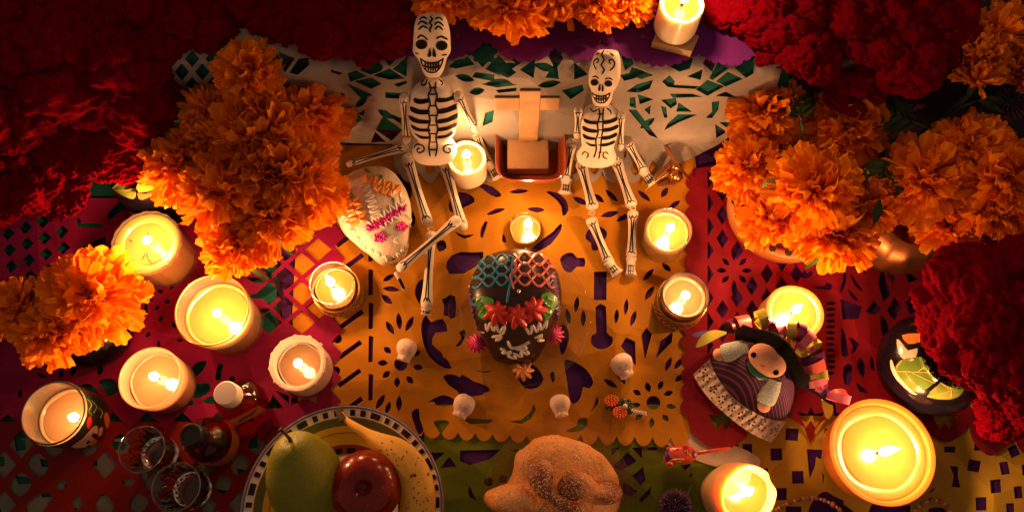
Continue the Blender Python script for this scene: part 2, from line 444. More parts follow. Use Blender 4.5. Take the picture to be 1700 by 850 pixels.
paper('amber_cut_paper', 'large amber tissue paper cut with a skull face, under the chocolate skull', m_amber, am_out, X, flat(.0042, 6), 11, 1)

# green sheet
X = cv(780, 630, 3.696, [[(-60, 435), (190, 430), (120, 490), (0, 525), (-60, 500)], [(245, 432), (345, 430), (300, 455)], [(0, 650), (30, 720), (50, 745), (0, 720), (-10, 690)],
    [(865, 420), (920, 415), (870, 470)], [(965, 445), (1020, 500), (935, 555), (870, 540)], [(990, 420), (1050, 415), (1055, 485)], [(1060, 535), (1075, 620), (1045, 650), (995, 590)], [(940, 625), (1025, 685), (980, 720), (930, 700)],
    [(1110, 655), (1105, 700), (1050, 755), (1035, 735)], [(1285, 525), (1360, 515), (1320, 555)], [(1360, 570), (1362, 595), (1340, 595)], [(1440, 665), (1470, 650), (1470, 705)], [(1395, 715), (1430, 708), (1430, 725)]])
X += [circ(811.6, 800, 7.5), circ(835, 795, 6.5), circ(1082.5, 745, 9, 12, 3.2)]
X += cv(340, 620, 3.695, [[(1390, 485), (1475, 485), (1410, 545)], [(1500, 510), (1548, 572), (1445, 580)]])
paper('green_cut_paper', 'olive green cut tissue paper under the sugared bread', m_green, R4(705, 672, 1218, 900), X, flat(.0022, 7), 22, 2)

# yellow sheet with square holes
X = [rect(x, y, w, h, a) for x, y, w, h, a in ((1314, 721, 21, 20, -4), (1288, 754, 19, 20, 2), (1323, 792, 19, 21, 0), (1266, 786, 17, 18, 0), (1295, 820, 19, 20, 2), (1375, 721, 14, 20, 0), (1240, 745, 16, 17, 0), (1316, 846, 26, 12, 0),
     (1615, 773, 19, 19, -10), (1650, 807, 18, 22, 6), (1665, 777, 14, 21, 8), (1627, 836, 17, 22, 2), (1688, 817, 13, 20, 6), (1681, 749, 16, 18, 25), (1675, 843, 13, 16, 3), (1622, 742, 14, 12, 0), (1575, 746, 18, 10, 0), (1700, 780, 12, 18, 0))]
X += cv(1260, 740, 3.864, [[(303, 20), (402, 25), (395, 85), (362, 70), (355, 130), (318, 212)], [(1217, 128), (1272, 132), (1265, 190), (1286, 266), (1230, 262), (1240, 190)], [(395, 160), (412, 190), (405, 240), (398, 242), (404, 205)]])
X += [rounded(p, 2) for p in cv(1260, 740, 3.864, [[(385, 305), (430, 295), (470, 320), (540, 350), (535, 372), (600, 420), (600, 480), (330, 480), (325, 380)], [(705, 400), (730, 370), (800, 375), (850, 380), (890, 390), (960, 378), (965, 420), (960, 470), (710, 470)], [(1085, 295), (1122, 265), (1110, 290), (1090, 300)], [(1085, 400), (1170, 395), (1200, 430), (1200, 470), (1090, 470)]])]
paper('yellow_cut_paper', 'yellow tissue paper cut with staggered square holes, around the big orange bowl candle', m_yel, [(1228, 690), (1222, 780), (1226, 900), (1860, 900), (1860, 690)], X, flat(.0022, 8), 22, 3)

# crimson sheet with diamond lattice
X = []
flw = (1218, 450)
for i in range(8):
    for j in range(-1, 19):
        x = 1174 + i * 24.5; y = 300 + j * 19.5
        if (i + j) % 2: continue
        reg = (y < 395 and x < 1235 + (y - 300) * .5) or (395 <= y < 575 and x < 1330 - abs(y - 470) * .25)
        if not reg or y < 296 or math.hypot(x - flw[0], y - flw[1]) < 33: continue
        l = 0 if i == 0 else 10.2
        X.append([(x - l, y), (x, y - 16), (x + 10.2, y), (x, y + 16)] if i else [(x, y - 16), (x + 10.2, y), (x, y + 16)])
for k in range(8):
    a = k * 45; r = 21 if k % 2 == 0 else 20
    if a in (90, 270): X.append(leaf(flw[0], flw[1] - math.sin(math.radians(a)) * 29, 28, 9, 90))
    else: X.append(leaf(flw[0] + r * math.cos(math.radians(a)), flw[1] - r * math.sin(math.radians(a)), 17, 8, a))
for k in range(13): X.append(circ(1377, 505 + k * 9.6, 7.5, 8, 2.8))
X += [rounded(p, 2) for p in cv(1120, 260, 3.035, [[(850, 575), (862, 625), (835, 690), (830, 670), (845, 625)], [(890, 525), (925, 560), (965, 590), (925, 580)], [(880, 590), (915, 640), (945, 680), (905, 655)], [(872, 670), (920, 720), (905, 728), (880, 700)],
    [(630, 610), (650, 575), (665, 590), (690, 575), (690, 600), (665, 615)], [(690, 660), (750, 655), (760, 640), (785, 650), (780, 675), (740, 672)], [(580, 480), (615, 490), (625, 530), (600, 550), (575, 520)]])]
X += cv(1120, 260, 3.035, [[(830, 720), (940, 760), (920, 820), (840, 825)], [(1000, 730), (1035, 770), (1000, 800), (955, 785)], [(1040, 560), (1082, 700), (1045, 735), (1020, 640)], [(1100, 710), (1135, 760), (1100, 830), (1065, 780)], [(1075, 555), (1100, 600), (1095, 650), (1065, 600)],
    [(1010, 470), (1060, 480), (1055, 540), (1020, 540)], [(1150, 560), (1200, 610), (1230, 620), (1170, 640)], [(1150, 740), (1200, 700), (1240, 760), (1180, 800)], [(1250, 560), (1300, 540), (1300, 600)]])
X += [rounded(p, 2) for p in cv(1275, 425, 2, [[(237, 245), (250, 260), (262, 330), (240, 330)], [(262, 270), (300, 295), (270, 330), (278, 300)], [(245, 370), (270, 365), (272, 420), (250, 425)], [(300, 340), (318, 365), (315, 405), (292, 370)], [(290, 420), (330, 455), (300, 450)], [(340, 330), (350, 380), (335, 370)], [(370, 200), (395, 230), (400, 280), (375, 260)]])]
bot = []
tips = [(1140, 690), (1197, 748), (1250, 700), (1300, 690), (1345, 738), (1392, 686), (1440, 735), (1490, 690), (1530, 690), (1567, 735), (1606, 702), (1641, 757), (1680, 715), (1720, 765), (1760, 715)]
for i in range(0, len(tips) - 2, 2):
    a, b, c = tips[i:i + 3]; bot += spline([a, ((a[0] * .75 + b[0] * .25), a[1] * .4 + b[1] * .6), b, ((c[0] * .75 + b[0] * .25), c[1] * .4 + b[1] * .6)], 4)
for cx, cy in ((1197, 695), (1345, 692), (1567, 696), (1641, 716)):
    X.append([(cx - 22, cy - 8), (cx - 6, cy - 4), (cx, cy - 16), (cx + 6, cy - 4), (cx + 22, cy - 8), (cx + 8, cy + 18), (cx, cy + 6), (cx - 8, cy + 18)])
cr_out = [(1150, 282)] + scallop((1146, 290), (1136, 690), 15, 8) + bot + [(1860, 715), (1860, 262), (1300, 262)]
paper('crimson_cut_paper', 'crimson tissue paper cut with a diamond lattice and flower, under the doll', m_crim, cr_out, X, flat(.006, 9), 22, 4)

# magenta sheet with zigzag edge
X = []
for i in range(5):
    for j in range(9):
        x = 448 + i * 27; y = 392 + j * 24
        if (i + j) % 2: continue
        if x > 548 - max(0, (y - 520)) * .2 or (y > 545): continue
        X.append([(x - 22, y), (x, y - 19), (x + 22, y), (x, y + 19)])
X += cv(340, 620, 3.695, [[(440, 105), (480, 125), (522, 140), (520, 195)], [(425, 135), (488, 215), (385, 215)], [(535, 150), (580, 145), (620, 150), (530, 200)], [(600, 160), (690, 140), (690, 190), (640, 160)]])
X += [leaf(a, b, l, w, g) for a, b, l, w, g in ((430, 430, 30, 9, -62), (446, 452, 34, 9, -70), (426, 466, 32, 9, -15), (428, 492, 32, 9, 0), (436, 518, 30, 9, 18), (465, 480, 46, 13, -75), (452, 420, 26, 9, -72), (470, 520, 28, 9, -80))]
for x, y in ((268, 485), (252, 497), (280, 502), (262, 512), (297, 510), (245, 470), (288, 478), (305, 490), (243, 520), (268, 530), (290, 540), (300, 565), (310, 560), (322, 568), (247, 556), (265, 572), (330, 462), (300, 455), (272, 458), (236, 545), (340, 478)):
    X.append(leaf(x, y, 11, 6, (x * 37 + y * 17) % 180))
X += [rounded(p, 2) for p in cv(0, 600, 3.4, [[(1080, 60), (1110, 10), (1170, 0), (1150, 50), (1110, 85)], [(1235, 20), (1265, 20), (1250, 65), (1255, 95), (1225, 110), (1220, 80)], [(1295, 95), (1320, 80), (1330, 105), (1305, 120)],
     [(1080, 150), (1120, 125), (1180, 125), (1190, 165), (1130, 210), (1090, 195)], [(1150, 220), (1200, 195), (1260, 215), (1230, 240), (1160, 235)], [(1020, 240), (1060, 205), (1110, 240), (1070, 248)], [(400, 20), (425, 10), (440, 50), (415, 85), (400, 60)], [(340, 60), (360, 50), (365, 80), (345, 95)], [(210, 65), (250, 75), (280, 92), (240, 95)], [(110, 170), (130, 165), (130, 200), (112, 205)],
     [(455, 140), (520, 130), (560, 180), (500, 215)], [(560, 110), (640, 100), (680, 160), (620, 200), (585, 150)]])]
for i in range(6):
    for j in range(7):
        x = -18 + i * 29 + j * 3; y = 372 + j * 27 - i * 10
        if y < 470 - i * 4 and x < 130: X.append([(x - 11, y), (x + 1, y - 11), (x + 12, y - 1), (x, y + 11)])
X += [rounded(p, 2) for p in cv(0, 330, 2.833, [[(510, 70), (560, 20), (610, 0), (640, 10), (560, 70), (520, 100)], [(385, 230), (430, 215), (500, 180), (490, 240), (420, 255)], [(385, 118), (478, 120), (480, 138), (390, 138)], [(365, 105), (378, 95), (385, 125), (370, 140)], [(600, 150), (640, 145), (620, 200)], [(690, 480), (700, 490), (695, 540), (682, 520)], [(330, 760), (355, 765), (360, 810), (338, 820)], [(460, 790), (480, 780), (490, 810), (465, 830)]])]
mg_out = [(-160, 330)] + scallop((-160, 688), (132, 688), 5, 24, 6, 'z') + scallop((132, 684), (418, 684), 5, 28, 6, 'z') + [(432, 738), (452, 706), (500, 722), (545, 690)] + scallop((548, 686), (556, 372), 8, 19, 4, 'z') + [(500, 330)]
paper('magenta_cut_paper', 'magenta tissue paper with zigzag edge and lattice, under the glass candles', m_mag, mg_out, X, flat(.0062, 10), 22, 5)

# red sheet over grey-white sheet, bottom corner
X = []
rnd = random.Random(4)
for i in range(9):
    for j in range(4):
        x = -20 + i * 56 + (j % 2) * 28; y = 738 + j * 33
        if 65 < x < 150 and y > 755 or 190 < x < 250 and 770 < y < 830 or (300 < x < 340 and y > 800): continue
        k = rnd.uniform(.75, 1)
        X.append(rounded([(x - 20 * k, y + rnd.uniform(-4, 4)), (x + rnd.uniform(-5, 5), y - 22 * k), (x + 20 * k, y + rnd.uniform(-5, 5)), (x + rnd.uniform(-5, 5), y + 22 * k)], 2) if rnd.random() < .6 else [(x - 21, y), (x, y - 24), (x + 21, y), (x, y + 24)])
for a, b, r, ry in ((78, 826, 11, 8), (103, 806, 9, 7), (52, 842, 7, 10), (108, 800, 5, 4), (215, 800, 10, 6), (240, 790, 6, 9), (130, 835, 8, 12)): X.append(circ(a, b, r, 12, ry))
paper('red_cut_paper', 'red tissue paper cut with an open lattice, under the two shot glasses', m_red, [(-160, 700), (-160, 900), (520, 900), (520, 700)], X, flat(.0042, 11), 22, 6)
X = []
for i in range(11):
    for j in range(5):
        if rnd.random() < .62:
            x = -10 + i * 42 + rnd.uniform(-8, 8); y = 735 + j * 28 + rnd.uniform(-6, 6); w, h = rnd.uniform(8, 15), rnd.uniform(7, 12)
            X.append([(x - w, y - h), (x - w * .6, y + h), (x + w, y + h * .8), (x + w * .9, y - h * .6)])
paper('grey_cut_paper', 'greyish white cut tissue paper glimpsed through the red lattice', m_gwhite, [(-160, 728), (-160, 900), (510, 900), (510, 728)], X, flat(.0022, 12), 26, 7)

# white sheet down the step
X = cv(420, 60, 3.269, [[(145, 95), (220, 125), (175, 190), (150, 160)], [(295, 125), (298, 160), (245, 205), (205, 195), (250, 130)], [(520, 205), (560, 190), (610, 220), (530, 245)], [(655, 120), (700, 170), (690, 190), (640, 205), (590, 185)],
    [(700, 112), (780, 117), (740, 160)], [(835, 118), (830, 215), (765, 180)], [(665, 215), (740, 182), (815, 230), (740, 235)], [(560, 247), (640, 230), (690, 260), (640, 282)], [(515, 262), (640, 318), (590, 340)], [(725, 308), (800, 312), (800, 340), (725, 335)],
    [(770, 262), (830, 245), (830, 258), (790, 275)], [(510, 425), (560, 425), (585, 450), (560, 480), (520, 510), (500, 500)], [(570, 425), (605, 400), (600, 430)], [(710, 445), (800, 510), (750, 560), (675, 510)], [(665, 525), (715, 572), (645, 575)], [(735, 420), (800, 445), (800, 475), (730, 430)],
    [(470, 305), (500, 320), (500, 350)], [(425, 185), (480, 200), (470, 210), (430, 200)]])
X += cv(680, 0, 4.048, [[(490, 262), (580, 350), (490, 440), (405, 345)], [(385, 385), (430, 435), (310, 460)], [(600, 385), (680, 465), (600, 500), (520, 465)], [(690, 400), (770, 400), (725, 440)], [(750, 470), (840, 405), (830, 520)], [(450, 490), (560, 505), (560, 545), (430, 520)],
    [(930, 370), (970, 300), (1025, 400), (990, 450), (1000, 520), (920, 510), (965, 440)], [(1110, 430), (1190, 500), (1110, 530)], [(1430, 390), (1480, 360), (1500, 430), (1450, 470)], [(1500, 460), (1620, 510), (1540, 525), (1480, 500)]])
X += cv(1040, 60, 3.269, [[(245, 165), (300, 130), (355, 125), (340, 175), (290, 190)], [(420, 150), (440, 112), (480, 130), (465, 190)], [(500, 145), (545, 180), (470, 235), (455, 225)], [(595, 175), (690, 118), (685, 200), (650, 222)], [(495, 245), (550, 200), (620, 235), (540, 270)],
    [(385, 290), (440, 245), (520, 275), (440, 320)], [(490, 325), (540, 305), (595, 335)], [(335, 220), (410, 185), (400, 235)], [(205, 250), (240, 220), (265, 250), (260, 265), (380, 272), (360, 285), (270, 280), (230, 275)], [(245, 315), (350, 315), (400, 330), (260, 335)],
    [(18, 205), (50, 178), (135, 212), (80, 232)], [(10, 300), (60, 265), (135, 245), (120, 285), (70, 305)], [(65, 320), (140, 345), (75, 368)], [(20, 340), (45, 335), (50, 390), (20, 380)], [(20, 410), (60, 410), (160, 545), (120, 530)], [(100, 400), (130, 380), (125, 425)],
    [(195, 350), (265, 340), (270, 370), (240, 390)], [(190, 385), (215, 390), (220, 440), (205, 440)], [(285, 365), (350, 410), (275, 410)], [(280, 430), (370, 432), (280, 470), (215, 505), (230, 475)], [(465, 365), (500, 360), (495, 400), (465, 440), (435, 440), (465, 410)],
    [(510, 470), (580, 470), (555, 505)], [(485, 485), (540, 520), (490, 550)], [(500, 590), (565, 545), (560, 580), (510, 605)]])
X += cv(800, 100, 2.361, [[(5, 95), (60, 78), (128, 98), (60, 106)], [(45, 40), (90, 22), (130, 48), (100, 68)], [(60, 118), (130, 110), (130, 122), (70, 128)], [(15, 210), (45, 200), (40, 240), (5, 255)], [(320, 120), (390, 100), (395, 120), (350, 150)], [(545, 60), (590, 50), (600, 70), (560, 80)]])
def grow(p, k=1.16):
    c_ = np.mean(np.array(p), 0); return [tuple(c_ + (np.array(q) - c_) * k) for q in p]
X = [grow(p) for p in X]
X += [leaf(*a) for a in ((840, 112, 40, 14, 15), (905, 112, 40, 14, -15), (835, 137, 36, 12, -12), (912, 140, 40, 12, 10), (762, 106, 36, 13, 20), (772, 130, 34, 12, -14), (792, 152, 26, 13, 10), (1075, 205, 30, 11, 35), (640, 190, 30, 12, -30), (600, 170, 28, 11, 40))]
for k in range(17): X.append([(668 + k * 37 - 13, 82), (668 + k * 37, 68), (668 + k * 37 + 13, 82), (668 + k * 37, 94)])
for i in range(7):
    for j in range(3):
        x, y = 285 + i * 34 + (j % 2) * 17, 98 + j * 22
        if y < 150 and x < 470: X.append([(x - 12, y), (x, y - 14), (x + 12, y), (x, y + 14)])
for x in (680, 714, 748, 782, 816, 850, 884, 918, 952, 986, 1020, 1054, 1084): X.append(spline([(x, 268), (x + 8, 283), (x, 292), (x - 8, 283)], 4, True))
X += [leaf(697, 259, 14, 5, 90), leaf(765, 259, 14, 5, 90), leaf(969, 257, 14, 5, 90), leaf(1037, 258, 14, 5, 90)]
wh_out = [(262, 48), (285, 170), (400, 215), (548, 232), (566, 237), (650, 240), (656, 280)] + scallop((663, 288), (1100, 288), 13, 17, 7) + [(1106, 276), (1140, 268), (1196, 240), (1280, 180), (1302, 100), (1300, 48)]
paper('white_cut_paper', 'white tissue paper cut with lattice and leaves, hanging down the step behind the skeletons', m_white, wh_out, X, drape(.0062, .008, 13), 18, 8)
X = [leaf(760, 60, 9, 5, 80), leaf(752, 78, 9, 5, 80), leaf(1059, 45, 10, 5, 10), leaf(1066, 62, 10, 5, 20), leaf(958, 66, 8, 5, 60), leaf(998, 70, 9, 6, -40)]
base = [(655, 92), (690, 90), (745, 97), (790, 82), (800, 67), (815, 72), (840, 92), (870, 101), (905, 94), (920, 77), (940, 87), (955, 97), (985, 99), (1010, 82), (1030, 87), (1050, 97), (1090, 109), (1120, 106), (1160, 88), (1180, 101), (1220, 108), (1262, 86)]
ed = []
for a, b in zip(base[:-1], base[1:]):
    ed += scallop(a, b, max(1, round(math.dist(a, b) / 15)), 4, 5)[:-1]
paper('violet_cut_paper', 'violet tissue paper with scalloped edge lying on the step below the marigolds', m_violet, [(640, -40)] + ed + [(1280, 70), (1280, -40)], X, ledge(.0035, .011), 20, 9)
tis = spline([(1092, 724), (1130, 706), (1160, 690), (1200, 730), (1240, 748), (1262, 765), (1245, 788), (1200, 778), (1150, 762), (1110, 740)], 3, True)
paper('tissue_scrap', 'pale peach scrap of tissue under the little red animal figurine', m_pale, tis, [], flat(.0032, 14), 18)

# ------------------------------------------------------------------ drawing on surfaces
TZ = .0078
def hit(bvh, px, py, lift=.0003):
    d = ray(px, py).normalized(); loc, nor, idx, dist = bvh.ray_cast(CAM, d)
    if loc is None:
        best = None
        for k in range(1, 60):
            l2, n2, i2, d2 = bvh.find_nearest(CAM + d * (.5 + k * .006))
            if l2 is not None and (best is None or d2 < best[0]): best = (d2, l2, n2)
        loc, nor = best[1], best[2]
    if nor.dot(d) > 0: nor = -nor
    return loc + nor * lift
def decal(bvh, poly, name, mat, parent, lift=.0003, step=5, holes=()):
    return sheet(poly, holes, lambda x, y: hit(bvh, x, y, lift), step).build(name, mat, parent, world=True, normals=False)
def stroke(bvh, lines, name, mat, parent, r=.0005, lift=.0, n=5, dens=3.0, smooth=4):
    mb = MB()
    for ln in lines:
        pts = spline(ln, smooth) if len(ln) > 2 else ln
        L = sum(math.dist(a, b) for a, b in zip(pts[:-1], pts[1:])); k = max(2, int(L / dens))
        cum = [0]
        for a, b in zip(pts[:-1], pts[1:]): cum.append(cum[-1] + math.dist(a, b))
        q = []
        for i in range(k + 1):
            s = L * i / k; j = max(0, min(len(pts) - 2, int(np.searchsorted(cum, s)) - 1)); t = (s - cum[j]) / max(1e-9, cum[j + 1] - cum[j])
            q.append((pts[j][0] + (pts[j + 1][0] - pts[j][0]) * t, pts[j][1] + (pts[j + 1][1] - pts[j][1]) * t))
        rr = [r * (.6 if i in (0, k) else 1) for i in range(k + 1)]
        mb.tube([hit(bvh, x, y, lift) for x, y in q], rr, n)
    return mb.build(name, mat, parent, world=True)

# ------------------------------------------------------------------ candles
w_yel = pm('yellow wax', (.38,.20,.045), .35, .05, 80, sss=1, sssr=(1, .55, .16), sscale=.011, coat=.3)
w_white = pm('white wax', (.88, .74, .52), .4, .05, 80, .08, 300, sss=1, sssr=(1, .6, .3), sscale=.010, coat=.2)
w_peach = pm('peach wax', (.42,.23,.11), .4, .05, 80, sss=1, sssr=(1, .55, .25), sscale=.008, coat=.3)
w_pool = pm('melted wax', (.33,.18,.036), .06, .04, 60, sss=1, sssr=(1, .55, .12), sscale=.010, coat=.8)
m_wick = pm('charred wick', (.03, .02, .015), .9)
g_clear = glass('clear candle glass', (.985, .98, .96), .03, 1.0)
g_warm = glass('milky candle glass', (.98, .93, .84), .08, 1.0, haze=.09, hazecol=(.95, .78, .55))
g_frost = glass('frosted candle glass', (.98, .88, .76), .2, .8, haze=.5, hazecol=(.92, .6, .38))
m_clay = pm('orange glazed clay', (.62, .16, .025), .35, .2, 40, .15, 200, coat=.4)
m_lace = pm('pale bisque clay', (.62,.44,.35), .55, .1, 60, .6, 420, sss=.3, sscale=.004)
m_dark = pm('dark glazed band', (.03, .025, .03), .4, .3, 60, spec=.2)
m_gold = pm('worn brass', (.55, .3, .09), .35, .2, 60, metal=.9)

def flame(par, c, h, lean=(0, 0), power=.1, w=.0040):
    c = Vector(c); prof = [(.15, 0), (.62, .1), (.92, .24), (1, .36), (.86, .52), (.6, .68), (.32, .84), (.12, .94), (.0, 1)]
    mb = MB(); rows = []
    for r, z in prof:
        cc = c + Vector((lean[0] * z * z, lean[1] * z * z, z)) * h
        rows.append([cc + Vector((math.cos(2 * pi * k / 14), math.sin(2 * pi * k / 14), 0)) * r * w for k in range(14)])
    mb.grid(rows, close_v=True); mb.build('flame', flame_mat(), par, world=True)
    l = bpy.data.lights.new('flame_light', 'POINT'); l.energy = power * LIGHT_GAIN; l.color = FLAME_RGB; l.shadow_soft_size = .0045
    lo = bpy.data.objects.new('flame_light', l); link(lo, par); lo.location = c + Vector((lean[0] * .5, lean[1] * .5, .9)) * h + Vector((0, 0, .010)) - base_of(par)
def wick(par, c, h, lean=(0, 0)):
    c = Vector(c); MB().tube([c - Vector((0, 0, .003)), c + Vector((lean[0] * .3, lean[1] * .3, .5)) * h, c + Vector((lean[0], lean[1], 1)) * h], [.0011, .0012, .0009], 6).build('wick', m_wick, par, world=True)

def candle(name, label, px, py, rp, h, z0=TZ, kind='glass', rb=None, wax=.7, waxm=None, gm=None, pool=.75, power=.1, off=(0, 0), lean=(0, 0), fh=.015, rib=0, rim=None, thick=.0018):
    top = P(px, py, z0 + h); R = rp * S(top); Rb = R * (rb or 1)
    c = Vector((top.x, top.y, z0)); t = thing(name, label, 'candle', c)
    waxm = waxm or w_yel; zt = h * wax
    def rad(z): return Rb + (R - Rb) * z / h
    fl = .003
    wr = lambda r, z, a: (r * (1 + rib * math.cos(18 * a)), z)
    shell = None
    if kind != 'pillar':
        shell = MB(); th = thick
        zs = np.linspace(0, h, 8)
        prof = [(0, 0), (Rb * .96, 0)] + [(rad(z), max(z, .0008)) for z in zs] + [(R - th * .5, h + .0004)] + [(rad(z) - th, z) for z in zs[::-1] if z > fl] + [(Rb - th, fl), (0, fl)]
        shell.lathe(prof, 56 if not rib else 108, c, (wr if rib else None))
        shell.build('glass' if kind == 'glass' else 'cup', gm or g_clear, t, world=True)
        if rim is not None:
            mb = MB(); ring = [(c.x + (R - th * .5) * math.cos(a), c.y + (R - th * .5) * math.sin(a), z0 + h) for a in np.linspace(0, 2 * pi, 57)]
            mb.tube(ring, .0008, 8, caps=False); mb.build('rim', rim, t, world=True)
        wrad = lambda z: rad(z) - th - .0003
    else:
        wrad = lambda z: rad(z)
    pr = wrad(zt) * pool; dz = .0022
    mb = MB()
    jit = lambda r, z, a: (r * (1 + .012 * math.sin(3 * a + px) + .008 * math.sin(5 * a + py)), z)
    prof = [(0, fl + .0002), (wrad(fl), fl + .0002)] + [(wrad(z), z) for z in np.linspace(fl + .002, zt - .002, 5)] + [(wrad(zt) - .0002, zt), (wrad(zt) - .0012, zt + .0004), (pr + .0012, zt + .0001), (pr, zt - dz * .5), (pr - .0012, zt - dz), (0, zt - dz)]
    wobp = lambda r, z, a: (r * (1 + (.035 * math.sin(2 * a + px) + .02 * math.sin(5 * a + py)) * (r < pr + .0014 and r > pr * .5)), z)
    mb.lathe(prof, 56, c, jit if kind == 'pillar' else wobp); mb.build('wax', waxm, t, world=True)
    MB().lathe([(pr - .0004, zt - dz * .62), (pr * .8, zt - dz * .72), (0, zt - dz * .75)], 48, c).build('melted_wax', w_pool if waxm is not w_peach else w_peach_pool, t, world=True)
    fc = c + Vector((off[0] * R, off[1] * R, zt - dz))
    wick(t, fc, .008, lean); flame(t, fc + Vector((lean[0] * .004, lean[1] * .004, .0042)), fh, lean, power)
    t['R'] = R
    return t, c, R, shell
w_peach_pool = pm('melted peach wax', (.36,.19,.08), .08, .04, 60, sss=1, sssr=(1, .5, .2), sscale=.008, coat=.7)

# wooden block and the candle on it, up on the step
pz = ZL + .0045
bl = [P(1080, 80, pz), P(1145, 96, pz), P(1157, 70, pz), P(1092, 52, pz)]
mb = MB(); mb.add([*[p for p in bl], *[p + Vector((0, 0, .009)) for p in bl]], [(0, 1, 2, 3), (4, 5, 6, 7), (0, 1, 5, 4), (1, 2, 6, 5), (2, 3, 7, 6), (3, 0, 4, 7)])
m_wood = pm('pale wood', (.55, .36, .17), .55, .22, 40, .2, 120, col2=(.42, .25, .1), col2scale=30)
tag(mb.build('wood_block', m_wood, smooth=False, bevel=.0008), 'small flat wooden block on the step, under a white candle', 'block')
candle('pillar_candle', 'short white candle burning on the wooden block', 1132, 8, 37, .032, pz + .0092, 'pillar', wax=1, waxm=w_white, pool=.8, power=.26, lean=(.1, .1), fh=.018)
candle('votive_candle', 'small round white candle burning at the hip of the larger skeleton', 775, 262, 32, .036, kind='pillar', wax=1, waxm=w_white, pool=.82, power=.10)
t, c, R, sh = candle('tealight', 'tiny tealight in clear cup just above the chocolate skull', 872, 377, 28.5, .016, wax=.62, pool=.95, power=.09, off=(.12, .1), lean=(.1, .2))
candle('glass_candle', 'candle in milky glass beside the feet of the smaller skeleton', 1110, 381, 39, .036, rb=.97, wax=.84, gm=g_warm, pool=.9, power=.19, rim=g_clear, lean=(.15, .1))

def lattice_band(t, c, R0, R1, z0, z1, n, mat):
    mb = MB()
    for s in (-1, 1):
        for k in range(n):
            a0 = 2 * pi * k / n
            pts = [(c.x + (R0 + (R1 - R0) * u + .0006) * math.cos(a0 + s * u * .5), c.y + (R0 + (R1 - R0) * u + .0006) * math.sin(a0 + s * u * .5), c.z + z0 + (z1 - z0) * u) for u in np.linspace(0, 1, 5)]
            mb.tube(pts, .0007, 5)
    for z, r in ((z0, R0), (z1, R1)):
        mb.tube([(c.x + (r + .0006) * math.cos(a), c.y + (r + .0006) * math.sin(a), c.z + z) for a in np.linspace(0, 2 * pi, 41)], .0009, 6, caps=False)
    mb.build('lattice_band', mat, t, world=True)
    MB().lathe([(R0 + .0002, z0), (R1 + .0002, z1)], 48, c).build('dark_sleeve', m_dark, t, world=True)
t, c, R, sh = candle('jar_candle', 'candle in dark rimmed glass with lattice band beside the doll ribbons', 1138, 490, 40, .037, rb=1.02, wax=.8, waxm=w_peach, pool=.86, power=.075, rim=m_dark)
lattice_band(t, c, R * 1.02, R * 1.01, .004, .022, 26, m_gold)
t, c, R, sh = candle('jar_candle', 'clear glass candle with lattice band beside the white sugar skull', 551, 470, 38.5, .038, rb=1.02, wax=.62, pool=.93, power=.13, rim=g_clear, off=(-.1, .1), lean=(-.15, .2), fh=.018)
lattice_band(t, c, R * 1.02, R * 1.01, .004, .019, 26, m_gold)
_ = candle('ribbed_candle', 'thick yellow candle in ribbed glass beside the marigold bunch', 242, 403, 57, .05, rb=.9, wax=.96, gm=g_warm, pool=.72, power=.27, rib=.012, off=(.08, .05), lean=(.2, -.2), fh=.016)
t, c, R, sh = _
mb = MB(); rr_ = random.Random(6)
for k in range(5):
    a = rr_.uniform(0, 6.28); q = R * rr_.uniform(.25, .6); l_ = rr_.uniform(.002, .0045); p = c + Vector((q * math.cos(a), q * math.sin(a), .0466)); d = Vector((math.cos(a * 3), math.sin(a * 3), 0)) * l_
    MB().tube([p - d, p, p + d], [.0003, .0007, .0002], 5).build('burnt_bit', m_wick, t, world=True)
candle('glass_candle', 'tallest glass candle, bright yellow, below the ribbed candle', 352, 514, 62, .058, rb=.86, wax=.72, gm=g_warm, pool=.9, power=.29, rim=m_gold, off=(0, .02), lean=(.3, -.25), fh=.019)
candle('glass_candle', 'peach frosted glass candle beside the small liquor bottles', 249, 627, 52, .043, rb=.9, wax=.66, waxm=w_peach, gm=g_frost, pool=.95, power=.085, rim=g_frost, off=(0, .1))
t, c, R, sh = candle('painted_glass_candle', 'glass candle wrapped in painted skull pattern', 88, 685, 53, .047, rb=.97, wax=.5, waxm=w_peach, gm=g_warm, pool=.9, power=.075, rim=m_dark, off=(.35, -.05))
slv = MB(); slv.lathe([(R * .972 + .0003, .0015), (R + .0003, .0445)], 64, c); slv.build('painted_wrap', pm('painted wrap', (.02, .035, .02), .35, .5, 50, col2=(.10, .02, .02), col2scale=60), t, world=True)
bv = slv.bvh()
pk = {'bone': pm('wrap bone', (.75, .5, .33), .4), 'red': pm('wrap red', (.55, .03, .02), .4), 'grn': pm('wrap green', (.2, .35, .05), .4), 'org': pm('wrap orange', (.7, .2, .03), .4), 'blk': pm('wrap black', (.01, .01, .01), .4)}
for nm, pts in (('bone', [(118, 741), (136, 728), (152, 710), (160, 706), (162, 716), (155, 730), (140, 742)]), ('bone', [(164, 712), (170, 708), (169, 720), (163, 724)]), ('red', [(143, 700), (150, 690), (152, 704), (146, 712)]), ('org', [(172, 690), (178, 684), (182, 702), (176, 712)]), ('org', [(148, 735), (158, 728), (164, 733), (154, 742)]), ('red', [(166, 730), (176, 722), (178, 732), (170, 738)])):
    decal(bv, rounded(pts, 2), 'painted_shape', pk[nm], t, .0003, 4)
decal(bv, circ(156, 722, 4), 'painted_shape', pk['blk'], t, .0006, 3); decal(bv, leaf(146, 733, 9, 4, 40), 'painted_shape', pk['blk'], t, .0006, 3)
stroke(bv, [[(145, 662), (152, 672), (147, 682), (154, 690)], [(152, 665), (160, 675), (155, 686)], [(163, 676), (170, 684), (166, 694)]], 'painted_vine', pk['grn'], t, .0005)
